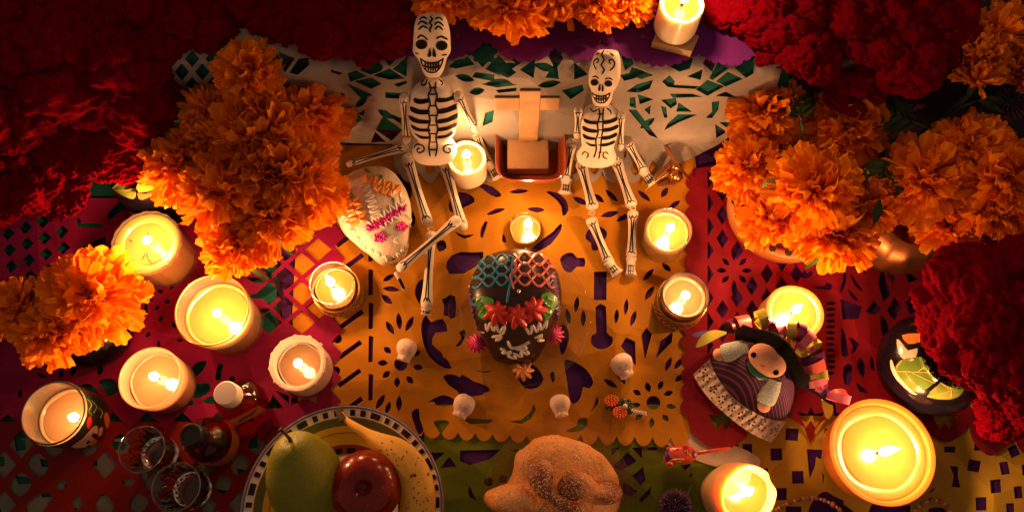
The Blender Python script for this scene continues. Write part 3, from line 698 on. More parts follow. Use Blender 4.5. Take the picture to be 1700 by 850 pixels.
t, c, R, sh = candle('clay_candle', 'pale embossed clay votive candle on the zigzag edge of the magenta paper', 494, 602, 47, .033, kind='cup', gm=m_lace, rb=.97, wax=.72, waxm=w_peach, pool=.93, power=.02, thick=.0042)
for k in range(12):
    a = 2 * pi * k / 12 + .2; MB().ball((c.x + (R - .001) * math.cos(a), c.y + (R - .001) * math.sin(a), c.z + .031), (.0026, .0026, .002), 10, 6).build('embossed_bead', m_lace, t, world=True)
candle('round_candle', 'bright yellow bare candle behind the doll ribbons', 1320, 519, 48, .034, kind='pillar', wax=1, pool=.76, power=.24, off=(-.1, 0), lean=(.2, .2))
t, c, R, sh = candle('bowl_candle', 'largest candle, glowing in an orange clay bowl on the yellow paper', 1465, 749, 87, .031, kind='cup', gm=m_clay, rb=.9, wax=.82, pool=.8, power=.36, thick=.004, off=(-.05, -.02), lean=(.5, .1), fh=.02)
# melted pillar with one high side
top = P(1240, 815, TZ + .05); R = 54 * S(top); c = Vector((top.x, top.y, TZ))
t = thing('melted_candle', 'melted pillar candle with a high uneven rim and notch beside the red figurine', 'candle', c)
def wob(r, z, a):
    hi = .016 * max(0, math.cos(a - 2.2)) ** 1.5 - .010 * math.exp(-((a - .35) / .22) ** 2)
    k = min(1, max(0, (z - .02) / .03))
    return (r * (1 + .03 * math.sin(2 * a + 1) + .015 * math.sin(5 * a)) * (1 - .22 * k * max(0, math.cos(a - 2.2))), z + hi * k)
MB().lathe([(0, 0), (R * .98, 0), (R, .01), (R * .98, .025), (R * .95, .04), (R * .91, .049), (R * .87, .05), (R * .81, .047), (R * .76, .04), (R * .74, .034), (0, .034)], 64, c, wob).build('wax', pm('glowing wax', (.72, .45, .22), .4, .05, 80, .08, 300, sss=1, sssr=(1, .6, .3), sscale=.014), t, world=True)
MB().lathe([(R * .76, .036), (R * .5, .0352), (0, .035)], 48, c, lambda r, z, a: (r * (1 + .03 * math.sin(2 * a + 1)), z)).build('melted_wax', w_pool, t, world=True)
fc = c + Vector((.002, 0, .0345)); wick(t, fc, .006); flame(t, fc + Vector((0, 0, .004)), .016, (.2, .15), .13)

# ------------------------------------------------------------------ marigolds
m_pet = pm('marigold petal', (1.0,.34,.006), .6, .22, 90, .25, 260, trans=.36, objvar=.2, spec=.2)
m_petd = pm('dry marigold petal', (.85,.27,.008), .65, .3, 90, .25, 260, trans=.25, objvar=.3, spec=.2)
m_core = pm('marigold light block', (.42, .075, .004), .8, .4, 140)  # dark orange for the light-blocking ball inside each head
m_stem = pm('green stem', (.05, .11, .02), .6, .3, 60)
m_bud = pm('marigold bud', (.12, .16, .02), .6, .3, 60)
def petal_mesh(seed, mat, W=.36, curl=.0, ruff=1.0, frill=1.0):
    r = random.Random(seed); nu, nv = 6, 8; rows = []
    ph = r.uniform(0, 6); fr = r.uniform(3.2, 5.2); fq = r.uniform(5, 8)
    c0 = curl + r.uniform(-.35, .45); cup = r.uniform(-.1, .35); tw = r.uniform(-.5, .5)
    for i in range(nu):
        u = i / (nu - 1); w = W * (.22 + .78 * u ** .8) * (1 - .12 * max(0, u - .8) / .2); row = []
        for j in range(nv):
            v = -1 + 2 * j / (nv - 1)
            x = u * (1 - .17 * frill * v * v * u + frill * .055 * math.sin(v * fq + ph) * u ** 3); y = v * w * .5
            z = c0 * u * u + cup * w * v * v + ruff * .085 * u ** 1.6 * math.sin(v * fr + ph) + ruff * .03 * u * math.sin(9 * u + ph + 2 * v) + tw * u * y
            row.append((x, y, z))
        rows.append(row)
    return MB().grid(rows).mesh('petal', mat)
PET = {k: [petal_mesh(s + 50 * i, m, (.46 if k != 'z' else .27) + .045 * (s % 3), cu) for s in range(6)] for i, (k, m, cu) in enumerate((('a', m_pet, -.05), ('d', m_petd, .1), ('z', m_pet, -.12)))}
def inner_mass(seed, kind):
    r = random.Random(seed); mb = MB()
    src = PET[kind]
    for k in range(130):
        th = math.radians(104) * math.sqrt((k + .5) / 130); phi = k * 2.39996 + seed
        M = petal_frame(th + r.uniform(-.12, .12), phi, r.uniform(-.5, .5)); s = r.uniform(.44, .58); me = src[k % 6]; d0 = petal_frame(th, phi, 0) @ Vector((.32, 0, 0))
        mb.add([M @ (v.co * s) + d0 for v in me.vertices], [tuple(p.vertices) for p in me.polygons])
    me = mb.mesh('inner_petals', PET[kind][0].materials[0]); return me
def petal_frame(th, phi, roll):
    d = Vector((math.sin(th) * math.cos(phi), math.sin(th) * math.sin(phi), math.cos(th)))
    n = Vector((-math.cos(th) * math.cos(phi), -math.cos(th) * math.sin(phi), math.sin(th)))
    y = n.cross(d); M = Matrix((d, y, n)).transposed()
    return M @ Matrix.Rotation(roll, 3, 'X')
INNER = {k: [inner_mass(s, k) for s in range(2)] for k in PET}
CORE = MB().ball((0, 0, 0), (.42, .42, .42), 12, 8).mesh('light_block_core', m_core)  # unseen ball added inside the petals to block light
def marigold(label, px, py, dpx, z, tilt=(0, 0), kind='a', n=74, seed=0, group=None, flatk=1.0, thmax=104):
    r = random.Random(seed * 7 + 3); c = P(px, py, z); R = dpx * .5 * S(c)
    t = thing('marigold', label, 'flower', c, (0, 0, 0), group)
    tl = Matrix.Rotation(math.radians(tilt[0]), 3, 'X') @ Matrix.Rotation(math.radians(tilt[1]), 3, 'Y')
    for k in range(n):
        f = (k + .5) / n; th = math.radians(thmax) * f ** .52 + r.uniform(-.10, .10); phi = k * 2.39996 + r.uniform(-.14, .14)
        M = tl @ petal_frame(th, phi, r.uniform(-.6, .6)) @ Matrix.Rotation(r.uniform(-.22, .22), 3, 'Y')
        if kind == 'z': s = R * (.8 + .22 * f) * r.uniform(.88, 1.1); w = s * r.uniform(.7, .95); off = .04
        else: s = R * r.uniform(.50, .64); w = s * r.uniform(.9, 1.25); off = r.uniform(.33, .44) + .08 * f
        o = bpy.data.objects.new('petal', PET[kind][r.randrange(6)]); link(o, t)
        M4 = M.to_4x4() @ Matrix.Diagonal((s, w, s * flatk, 1)); M4.translation = tl @ Vector((0, 0, -.14 * R)) + (tl @ petal_frame(th, phi, 0)) @ Vector((R * off, 0, 0)); o.matrix_local = M4
    for me, nm, sc_ in ((INNER[kind][seed % 2], 'inner_petals', .96 if kind != 'z' else .5), (CORE, 'light_block_core', .9 if kind != 'z' else .55)):
        o = bpy.data.objects.new(nm, me); link(o, t); M4 = tl.to_4x4() @ Matrix.Diagonal((R * sc_, R * sc_, R * sc_, 1)); M4.translation = tl @ Vector((0, 0, -.16 * R)); o.matrix_local = M4
        if nm == 'inner_petals': o['kind'] = 'stuff'
    foot = tl @ Vector((0, 0, -.5 * R)); zb = -(z - TZ - .004)
    if z > ZL + .02 and c.y > YR - .01: zb = -(z - ZL - .005)
    MB().tube([foot * .5, foot * 1.5, Vector((foot.x * 1.4, foot.y * 1.4 + .004, zb))], [.0035, .0024, .0022], 7).build('stem', m_stem, t)
    return t

GL, GT, GR, GC, GS = 'marigolds bunched beside the ribbed candle', 'marigolds lying along the step', 'marigolds bunched over the clay dish', 'marigolds bunched over the copper pot', 'marigolds in the small dark pot'
ML = [
 # bunch beside the ribbed candle
 ('topmost marigold of the bunch beside the ribbed candle, under the dark cockscombs', 414, 120, 108, .152, (18, 5), 'a', GL),
 ('small open marigold with thin separate petals, between cockscombs and the big bunch', 340, 182, 92, .125, (-12, -8), 'z', GL),
 ('marigold at the edge of the bunch nearest the larger skeleton arm', 505, 185, 150, .10, (-8, 28), 'a', GL),
 ('brownish withered marigold at the centre of the bunch', 425, 215, 150, .125, (0, 0), 'd', GL),
 ('marigold of the bunch just above the white sugar skull', 502, 300, 146, .095, (-14, 24), 'a', GL),
 ('marigold of the bunch closest to the painted pot', 300, 272, 132, .10, (-12, -22), 'a', GL),
 ('large marigold low in the bunch, above the ribbed candle', 370, 312, 140, .11, (-22, -6), 'a', GL),
 ('dull marigold tucked between the withered one and the sugar skull', 455, 275, 130, .12, (-4, 10), 'd', GL),
 ('marigold of the bunch above the lattice of the magenta paper', 452, 352, 132, .095, (-28, 10), 'a', GL),
 ('lowest marigold of the bunch, over the tallest glass candle', 398, 405, 116, .085, (-30, -4), 'a', GL),
 ('withered marigold deep in the bunch under the small open one', 352, 232, 118, .11, (0, -12), 'd', GL),
 # small dark pot
 ('largest marigold in the small dark pot at the table edge', 152, 490, 158, .072, (-6, 8), 'a', GS),
 ('ragged marigold in the small dark pot, just above the painted glass candle', 92, 548, 122, .066, (-24, -14), 'a', GS),
 ('dim marigold in the small dark pot at the picture edge', 34, 512, 104, .066, (-8, -26), 'a', GS),
 # along the step
 ('marigold above the skull of the larger skeleton', 735, -12, 100, ZL + .034, (-10, -6), 'a', GT),
 ('marigold hanging lowest over the violet paper', 846, 8, 128, ZL + .036, (-22, 0), 'a', GT),
 ('marigold on the step straight above the wooden cross', 925, -14, 112, ZL + .034, (-8, 0), 'a', GT),
 ('marigold on the step above the head of the smaller skeleton', 995, 2, 100, ZL + .03, (-14, 4), 'a', GT),
 ('marigold on the step next to the candle on the wooden block', 1048, -2, 84, ZL + .03, (-12, 14), 'a', GT),
 ('marigold on the step half hidden behind the lowest one', 790, -18, 92, ZL + .03, (-8, -4), 'a', GT),
 # bunch over the clay dish
 ('marigold at the top of the bunch over the clay dish, beside the white paper', 1272, 182, 122, .10, (6, -16), 'a', GR),
 ('marigold of the clay dish bunch nearest the copper figure', 1240, 275, 112, .085, (-6, -26), 'a', GR),
 ('marigold right under the hanging cockscomb tips', 1405, 205, 138, .095, (4, 6), 'a', GR),
 ('broad marigold in the middle of the bunch over the clay dish', 1352, 308, 146, .115, (-8, 0), 'a', GR),
 ('marigold over the dotted rim of the clay dish', 1282, 360, 110, .08, (-26, -14), 'a', GR),
 ('lowest marigold of the clay dish bunch, above the bare round candle', 1385, 385, 132, .08, (-30, 4), 'a', GR),
 ('marigold of the clay dish bunch beside the copper pot', 1440, 335, 112, .085, (-14, 22), 'a', GR),
 ('marigold deep in the clay dish bunch below the top one', 1315, 255, 100, .075, (0, 0), 'a', GR),
 # bunch over the copper pot
 ('marigold of the far bunch, closest to the clay dish bunch', 1535, 295, 150, .10, (-10, -20), 'a', GC),
 ('highest marigold of the far bunch under the blue thistle', 1615, 248, 128, .115, (6, -6), 'a', GC),
 ('biggest marigold of the far bunch at the picture edge', 1668, 290, 150, .12, (-8, 6), 'a', GC),
 ('marigold of the far bunch above the dark red cockscomb head', 1640, 345, 112, .10, (-28, 4), 'a', GC),
 ('lowest marigold of the far bunch, in front of the copper pot', 1575, 375, 106, .075, (-26, -6), 'a', GC),
 ('marigold of the far bunch cut by the picture edge, below the biggest', 1695, 385, 86, .09, (-20, 20), 'a', GC),
 # top corner
 ('open marigold with thin petals in the top corner, above the blue thistle', 1662, 45, 108, .16, (-14, 4), 'z', None),
 ('small ragged marigold beside the blue thistle and cockscomb', 1622, 128, 84, .15, (-26, 0), 'z', None),
 ('dim marigold at the picture edge between open marigold and thistle', 1700, 112, 90, .15, (-10, 10), 'd', None),
 ('dim marigold behind the open one in the top corner', 1630, 88, 90, .155, (-10, -10), 'd', None),
]
for i, (lb, x, y, d, z, tl, k, g) in enumerate(ML):
    marigold(lb, x, y, d * (1.06 if k == 'z' else {GL: 1.1, GS: 1.1, GR: 1.08, GC: 1.08, GT: 1.12}.get(g, 1.1)), z, tl, k, 104 if k != 'z' else 42, i, g, thmax=104 if k != 'z' else 88)
def bud(label, px, py, z, s):
    c = P(px, py, z); t = thing('marigold_bud', label, 'flower bud', c)
    MB().ball((0, 0, 0), (s, s, s * 1.3), 12, 8).build('calyx', m_bud, t); MB().tube([(0, 0, 0), (.01, .02, -.03), (.012, .03, -z + .02)], [.002, .0015, .0015], 6).build('stem', m_stem, t)
bud('green unopened bud among the marigolds over the clay dish', 1280, 308, .105, .0075)

# ------------------------------------------------------------------ cockscombs
m_comb = pm('cockscomb velvet', (.35,.0008,.011), .9, .45, 160, .85, 650, sheen=0, spec=.03, col2=(.15,.0,.009), col2scale=45, thr=(.4, .65))
def lobe_mesh(seed, sub=6):
    """cauliflower-like crest: rounded lumps at three scales with deep creases between them"""
    bm = bmesh.new(); bmesh.ops.create_icosphere(bm, subdivisions=sub, radius=1)
    V = np.array([v.co.normalized()[:] for v in bm.verts]); g = np.random.default_rng(seed + 11)
    wv = np.array([noise.noise_vector(Vector(p) * 2.6 + Vector((seed * 7.1, 3, 1)))[:] for p in V]); fine = np.array([noise.noise(Vector(p) * 38 + Vector((seed, 5, 2))) for p in V])
    Wp = V + wv * .16; Wp /= np.linalg.norm(Wp, axis=1)[:, None]
    def bumps(n, pts, rk):
        s_ = g.normal(size=(n, 3)); s_ /= np.linalg.norm(s_, axis=1)[:, None]; best = np.full(len(pts), -1.0)
        for i in range(0, n, 256): best = np.maximum(best, (pts @ s_[i:i + 256].T).max(1))
        d = np.arccos(np.clip(best, -1, 1)) / (rk * math.sqrt(4 / n)); return np.sqrt(np.clip(1 - (d * .8) ** 2, 0, 1))
    r = .66 + .36 * bumps(20, Wp, 1.0) + .13 * bumps(170, Wp, .98) + .085 * bumps(1500, V, .95) + .03 * fine
    r *= 1 - .22 * np.clip(-V[:, 2], 0, 1); co = V * r[:, None]; co[:, 2] = np.where(co[:, 2] < 0, co[:, 2] * .55, co[:, 2])
    for v, c_ in zip(bm.verts, co): v.co = c_
    me = bpy.data.meshes.new('crest_lobe'); bm.to_mesh(me); bm.free(); me.materials.append(m_comb)
    me.polygons.foreach_set('use_smooth', [True] * len(me.polygons)); return me
LOBES = [lobe_mesh(s) for s in range(4)]
def cockscomb(label, z, lobes, seed=0, stem=None):
    r = random.Random(seed); x0, y0 = lobes[0][0], lobes[0][1]
    c = P(x0, y0, z); t = thing('cockscomb', label, 'flower', c, (0, 0, 0), 'dark red cockscomb flowers')
    for i, (x, y, rx, ry, dz) in enumerate(lobes):
        p = P(x, y, z + dz); s = S(p) * 1.06
        o = bpy.data.objects.new('crest_lobe', LOBES[(seed + i) % 4]); link(o, t); o.location = p - c
        M = Matrix.Rotation(r.uniform(-.25, .25), 3, 'X') @ Matrix.Rotation(r.uniform(-.25, .25), 3, 'Y') @ Matrix.Diagonal((rx * s, ry * s, min(rx, ry) * s * .8)) @ Matrix.Rotation(r.uniform(0, 6.28), 3, 'Z')
        o.matrix_local = Matrix.Translation(p - c) @ M.to_4x4()
    sx, sy = (0, .02) if stem is None else tuple((P(*stem, TZ) - c)[:2])
    MB().tube([(0, 0, -.01), (sx * .4, sy * .4, -z * .5), (sx, sy, -z + TZ)], [.008, .006, .006], 8).build('stem', m_stem, t)
    return t
cockscomb('cockscomb at the top edge with bright rims, above the white paper corner', .165, [(330, 20, 64, 55, 0), (262, 8, 60, 46, .01), (352, 66, 52, 36, -.015), (195, -20, 62, 50, .0), (285, 58, 58, 40, -.01)], 0)
cockscomb('wide dim cockscomb beside the larger skeleton head', .16, [(480, 36, 56, 48, -.006), (552, 55, 58, 50, .006), (628, 58, 56, 52, 0), (664, 22, 42, 50, -.008), (575, 12, 66, 42, .012), (515, 88, 34, 22, -.018), (588, 100, 32, 20, -.02), (430, 5, 50, 50, 0), (430, 62, 36, 30, -.012)], 1)
cockscomb('largest cockscomb, nearly black in the unlit corner', .14, [(165, 140, 116, 100, 0), (85, 90, 96, 96, .01), (225, 185, 52, 60, -.02), (120, 222, 88, 46, -.015), (40, 170, 70, 80, 0), (215, 80, 72, 70, .005)], 2)
cockscomb('cockscomb tip lit red above the painted pot', .095, [(200, 262, 56, 34, 0), (160, 238, 54, 36, .01), (232, 238, 40, 32, .01)], 3)
cockscomb('cockscomb at the picture edge above the dark marigold pot', .09, [(45, 300, 66, 48, 0), (100, 322, 60, 32, -.01), (-10, 330, 50, 40, 0), (-30, 260, 60, 60, .01)], 4)
cockscomb('cockscomb top centre of the corner cluster, cut by the picture edge', .17, [(90, 5, 90, 66, 0), (0, 30, 80, 80, 0), (130, 60, 60, 60, -.01)], 5)
cockscomb('bright rimmed cockscomb above the clay dish marigolds', .165, [(1290, 34, 78, 52, 0), (1225, 18, 60, 44, 0), (1345, 96, 48, 40, -.005), (1305, 72, 54, 34, -.005)], 6)
cockscomb('cockscomb drooping lowest over the marigolds', .125, [(1418, 138, 48, 42, 0), (1408, 162, 42, 26, -.005), (1430, 108, 44, 40, .005)], 7)
cockscomb('broad cockscomb at the top edge beside the dim thistle corner', .155, [(1440, 40, 84, 66, 0), (1535, 45, 70, 62, 0), (1500, 95, 66, 44, -.003), (1512, 130, 42, 32, -.006), (1575, 75, 36, 50, -.01), (1375, 20, 60, 60, 0)], 8)
cockscomb('large round cockscomb standing in the leaf painted vase', .115, [(1615, 505, 90, 80, 0), (1668, 548, 84, 98, .02), (1590, 560, 56, 60, -.01), (1690, 470, 70, 60, .01), (1640, 610, 70, 40, .005)], 9, (1562, 600))
cockscomb('fallen cockscomb piece beside the leaf painted vase', .05, [(1668, 690, 50, 26, 0), (1700, 665, 56, 34, .005), (1640, 676, 22, 18, 0)], 10)

# ------------------------------------------------------------------ thistles
m_th = pm('thistle spine', (.05, .05, .13), .5, .3, 200, col2=(.22, .05, .12), col2scale=300)
def thistle(label, px, py, rp, z):
    c = P(px, py, z); R = rp * S(c); t = thing('thistle', label, 'flower', c, (0, 0, 0), 'blue spiny thistles'); r = random.Random(px)
    MB().ball((0, 0, 0), R * .5, 14, 10).build('thistle_core', m_th, t)
    mb = MB()
    for k in range(230):
        zz = 1 - 1.6 * (k + .5) / 230; ph = k * 2.39996; q = math.sqrt(max(0, 1 - zz * zz)); d = Vector((q * math.cos(ph), q * math.sin(ph), zz)); d = (d + noise.noise_vector(d * 9) * .12).normalized()
        mb.tube([d * R * .45, d * R * .75, d * R * r.uniform(.9, 1.08)], [R * .035, R * .045, R * .006], 5)
    o = mb.build('spines', m_th, t, normals=False); o['kind'] = 'stuff'
    MB().tube([(0, 0, -R * .4), (.006, -.01, -R), (.02, .02, -z + TZ + .003)], [.002, .0018, .0018], 6).build('stem', m_stem, t)
thistle('blue spiny thistle lying below the sugared bread at the table edge', 1121, 842, 31, .03)
thistle('blue spiny thistle in the dim corner above the far marigolds', 1676, 170, 34, .12)

# ------------------------------------------------------------------ leaf sprigs in the dark gaps
m_leafd = pm('marigold leaf', (.03, .07, .015), .55, .3, 60, .2, 200)
def sprig(label, px, py, z, ang, L=.05):
    c = P(px, py, z); t = thing('leaf_sprig', label, 'leaves', c); a = math.radians(ang); d = Vector((math.cos(a), math.sin(a), .15)).normalized(); sd = Vector((-d.y, d.x, 0)).normalized()
    MB().tube([-d * L * .2, d * L * .5, d * L], [.0014, .0011, .0005], 6).build('stalk', m_stem, t)
    MB().tube([-d * L * .2, -d * L * .3 + Vector((0, 0, -z * .5)), Vector((0, 0, -z + TZ))], .0013, 6).build('stem', m_stem, t)
    for k in range(7):
        f = .1 + .15 * (k // 2 * 2) * .5; b0 = d * L * (f if k < 6 else .95); dr = (d * .7 + sd * (1 if k % 2 else -1) * (.9 if k < 6 else 0) + Vector((0, 0, .1 * math.sin(k)))).normalized(); w = dr.cross(Vector((0, 0, 1))).normalized(); l_ = L * .5; rows = []
        for i in range(7):
            u = i / 6; ww = l_ * .17 * math.sin(pi * min(.98, u * .96 + .03)) * (1 + .15 * math.sin(18 * u)); rows.append([b0 + dr * l_ * u + w * ww * v + Vector((0, 0, .12 * l_ * (abs(v) - u * u))) for v in (-1, 0, 1)])
        MB().grid(rows).build('leaflet', m_leafd, t, normals=False)
sprig('dark leaf sprig under the cockscombs above the far marigolds', 1520, 205, .11, 160); sprig('dark leaf sprig between far marigolds and thistle', 1610, 172, .12, 20); sprig('dark leaf sprig between the two right marigold bunches', 1470, 262, .10, 250); sprig('leaf sprig peeking from the marigolds above the clay dish', 1330, 205, .115, 100, .04)

# ------------------------------------------------------------------ skeleton toys
m_bone = pm('painted white papier mache', (.70,.60,.49), .6, .10, 70, .25, 160)
m_ink = pm('black paint', (.008, .006, .006), .8, .1, spec=.05)
m_string = pm('pale string', (.72, .62, .48), .8, .1)
def head_loft(axis, fwd, side, prof):
    """axis: points top->chin; prof rows: (t along axis, half width, half depth, forward shift) in metres"""
    secs = []
    for t, w, d, sh in prof:
        secs.append((axis(t) + fwd * sh, side * w, fwd * d))
    return secs
def bone(mb, a, b, ra, rb, n=10, flat=.85):
    a, b = Vector(a), Vector(b); ts = [0, .02, .07, .16, .3, .5, .7, .84, .93, .98, 1]
    k = [.5, 1.0, 1.18, 1.05, .9, .84, .9, 1.05, 1.18, 1.0, .5]
    mb.tube([a.lerp(b, t) for t in ts], [(ra + (rb - ra) * t) * q for t, q in zip(ts, k)], n, flat=flat)
def skeleton(label, head, torso, limbs, feats):
    root = thing('toy_skeleton', label, 'toy skeleton', P(*feats['base'], TZ), group='painted toy skeletons')
    # torso
    secs = []
    for x, y, hw, hd, dy in torso:
        c = Q(x, y, YR - dy); s = S(c); secs.append((c, Vector((1, 0, 0)) * hw * s, Vector((0, -.92, .38)) * hd * s))
    secs = [(secs[0][0], secs[0][1] * .2, secs[0][2] * .2)] + secs + [(secs[-1][0] + Vector((0, 0, -.002)), secs[-1][1] * .3, secs[-1][2] * .3)]
    # refine sections
    arr = [tuple(c) + tuple(u) + tuple(w) for c, u, w in secs]; arr = spline(arr, 4)
    mb = MB(); mb.loft([(a[0:3], a[3:6], a[6:9]) for a in arr], 28, 2.3); body = mb.build('torso', m_bone, root, world=True); bt = mb.bvh()
    # head
    hs = []
    for x, y, hw, hd, dy in head:
        c = Q(x, y, YR - dy); s = S(c); hs.append(tuple(c) + tuple(Vector((1, 0, 0)) * hw * s) + tuple(Vector((0, -.72, .69)) * hd * s))
    hs = [hs[0][:3] + tuple(np.array(hs[0][3:]) * .15)] + hs + [hs[-1][:3] + tuple(np.array(hs[-1][3:]) * .25)]
    hs = spline(hs, 4); mb = MB(); mb.loft([(a[0:3], a[3:6], a[6:9]) for a in hs], 28, 2.25); hd_o = mb.build('skull', m_bone, root, world=True); bh = mb.bvh()
    for poly in feats['holes']: decal(bh, rounded(poly, 3), 'painted_eye', m_ink, hd_o, .0004, 4)
    stroke(bh, feats['face'], 'painted_face_lines', m_ink, hd_o, feats.get('lw', .0006))
    for poly in feats['ribs']: decal(bt, rounded(poly, 3), 'painted_rib_gap', m_ink, body, .0004, 5)
    stroke(bt, feats['spine'], 'painted_spine_lines', m_ink, body, feats.get('lw', .0006))
    # limbs
    for nm, a, b, ra, rb in limbs:
        pa, pb = (Q(a[0], a[1], YR - .034), P(*b)) if nm == 'upper_arm' else (P(*a), P(*b)); sa = S(pa); mb = MB(); bone(mb, pa, pb, ra * sa, rb * sa); o = mb.build(nm, m_bone, root, world=True); bv = mb.bvh()
        d = np.array(b[:2], float) - np.array(a[:2], float); L = np.linalg.norm(d); t = d / L; nn = np.array((-t[1], t[0])); w = ra * .45
        A = np.array(a[:2], float)
        def q(u, v): return tuple(A + t * L * u + nn * v * ra)
        if nm in ('hand', 'foot'):
            lines = [[q(.35, v), q(.95, v)] for v in (-.45, 0, .45)] + [[q(u, -.7), q(u, .7)] for u in (.45, .7)]
            stroke(bv, lines, 'painted_fingers', m_ink, o, .0005)
        else:
            lines = [[q(.10, -.75), q(.16, -.15), q(.10, .1), q(.17, .35), q(.10, .75)], [q(.16, -.25), q(.5, -.05), q(.86, -.25)], [q(.16, .3), q(.5, .2), q(.86, .35)], [q(.92, -.75), q(.86, -.15), q(.91, .05), q(.85, .3), q(.92, .75)]]
            stroke(bv, lines, 'painted_bone_lines', m_ink, o, .0006)
    mb = MB()
    for x, y, z in feats['knots']:
        c = P(x, y, z); s = S(c); mb.tube([c + Vector((math.cos(a) * 5 * s, math.sin(a) * 3 * s, math.sin(a * 2) * 2 * s)) for a in np.linspace(0, 6.2, 14)], .0005, 5)
    mb.build('tie_string', m_string, root, world=True)
    return root
def teeth(cx, cy, w, h, n=6, sk=0):
    o = [[(cx - w, cy - h), (cx - w * .5, cy - h * .35), (cx, cy - h * .25), (cx + w * .5, cy - h * .4), (cx + w, cy - h)], [(cx - w * .8, cy + h * .2), (cx - w * .4, cy + h), (cx, cy + h * 1.15), (cx + w * .4, cy + h), (cx + w * .8, cy + h * .2)], [(cx - w, cy - h), (cx - w * .8, cy + h * .2)], [(cx + w, cy - h), (cx + w * .8, cy + h * .2)], [(cx - w * .85, cy), (cx - w * .4, cy + h * .32), (cx, cy + h * .42), (cx + w * .4, cy + h * .3), (cx + w * .85, cy)]]
    for k in range(1, n): x = -.82 + 1.64 * k / n; o.append([(cx + w * x, cy - h * (.35 + .45 * abs(x))), (cx + w * x * .9, cy + h * (1 - .75 * x * x))])
    return o
z1 = TZ
skeleton('larger toy skeleton with wide grin, sitting against the step with one arm stretched out',
    [(716, 26, 20, 20, .016), (716, 38, 27, 30, .018), (717, 55, 30, 34, .020), (717, 72, 31, 33, .022), (717, 86, 31, 29, .024), (718, 97, 24, 25, .026), (719, 108, 20, 23, .028), (719, 118, 17, 20, .029), (719, 126, 11, 15, .029)],
    [(719, 130, 11, 10, .026), (719, 139, 18, 12, .027), (718, 146, 31, 18, .028), (718, 160, 38, 24, .029), (719, 180, 41, 29, .031), (719, 200, 40, 29, .032), (720, 218, 36, 26, .033), (720, 230, 26, 19, .034), (721, 240, 34, 24, .036), (721, 252, 37, 25, .038), (721, 262, 30, 20, .040)],
    [('upper_arm', (671, 160, .085), (675, 236, .030), 9.5, 8.5), ('forearm', (678, 243, .020), (575, 274, .018), 8, 4.5), ('upper_arm', (760, 158, .085), (789, 216, .040), 9, 8), ('forearm', (789, 219, .036), (812, 274, .016), 7.5, 7.5), ('hand', (812, 272, .014), (826, 297, .013), 7.5, 8),
     ('thigh', (675, 258, .022), (711, 374, .022), 9, 8.5), ('shin', (716, 384, .018), (708, 512, .014), 8, 9), ('thigh', (737, 266, .022), (769, 382, .020), 9, 8.5), ('shin', (763, 362, .030), (660, 449, .026), 8.5, 7), ('foot', (708, 512, .013), (706, 523, .012), 10, 7), ('foot', (657, 451, .022), (672, 482, .013), 4, 3)],
    dict(base=(719, 262), lw=.0008,
     holes=[circ(700, 74, 9.5, 12, 8), circ(733, 76, 9.5, 12, 8), [(712, 84), (714, 80), (716, 93), (710, 94)], [(719, 80), (722, 84), (724, 94), (718, 93)]],
     face=teeth(717, 108, 19, 11, 7) + [[(693, 64), (700, 59), (710, 67)], [(724, 65), (732, 61), (743, 66)], [(714, 28), (718, 33), (713, 38), (717, 43), (713, 50), (715, 54)], [(694, 42), (700, 36), (710, 41)], [(695, 50), (702, 44), (710, 48)], [(721, 42), (728, 37), (736, 43)], [(722, 50), (728, 44), (735, 50)], [(696, 33), (703, 29), (709, 32)], [(722, 32), (730, 30), (735, 35)], [(689, 88), (695, 90)], [(733, 92), (742, 91)]],
     ribs=[[(688, 163), (698, 165), (712, 164), (712, 170), (698, 173), (688, 170)], [(682, 177), (696, 182), (712, 183), (712, 189), (696, 190), (683, 185)], [(680, 192), (695, 198), (712, 200), (712, 205), (695, 205), (682, 200)], [(683, 207), (696, 213), (713, 214), (713, 218), (696, 218), (686, 214)], [(688, 221), (700, 226), (713, 227), (713, 230), (699, 230)],
           [(726, 163), (740, 163), (755, 158), (756, 163), (742, 169), (726, 170)], [(727, 182), (742, 179), (758, 172), (759, 180), (742, 187), (727, 189)], [(727, 199), (742, 196), (759, 188), (759, 196), (742, 203), (727, 205)], [(727, 213), (742, 210), (757, 204), (756, 210), (742, 216), (727, 218)], [(727, 226), (740, 224), (751, 218), (750, 224), (738, 229), (727, 230)]],
     spine=[[(712, 136), (715, 150), (711, 158), (714, 172), (711, 185), (714, 200), (711, 214), (714, 228), (712, 244), (714, 260)], [(724, 136), (722, 150), (726, 158), (723, 172), (727, 185), (724, 200), (727, 214), (724, 228), (726, 244), (723, 260)]] + [[(712, y), (725, y)] for y in (146, 157, 176, 192, 208, 222, 236, 249)]
       + [[(703, 132), (700, 142), (707, 140), (709, 132)], [(728, 132), (735, 138), (732, 142)], [(687, 246), (692, 240), (702, 242), (704, 250), (696, 254), (692, 249), (697, 246)], [(755, 246), (750, 240), (738, 243), (737, 251), (745, 254), (749, 249), (744, 246)]],
     knots=[(675, 240, .034), (676, 258, .030), (715, 380, .026), (789, 218, .046), (766, 366, .034), (736, 264, .030)]))
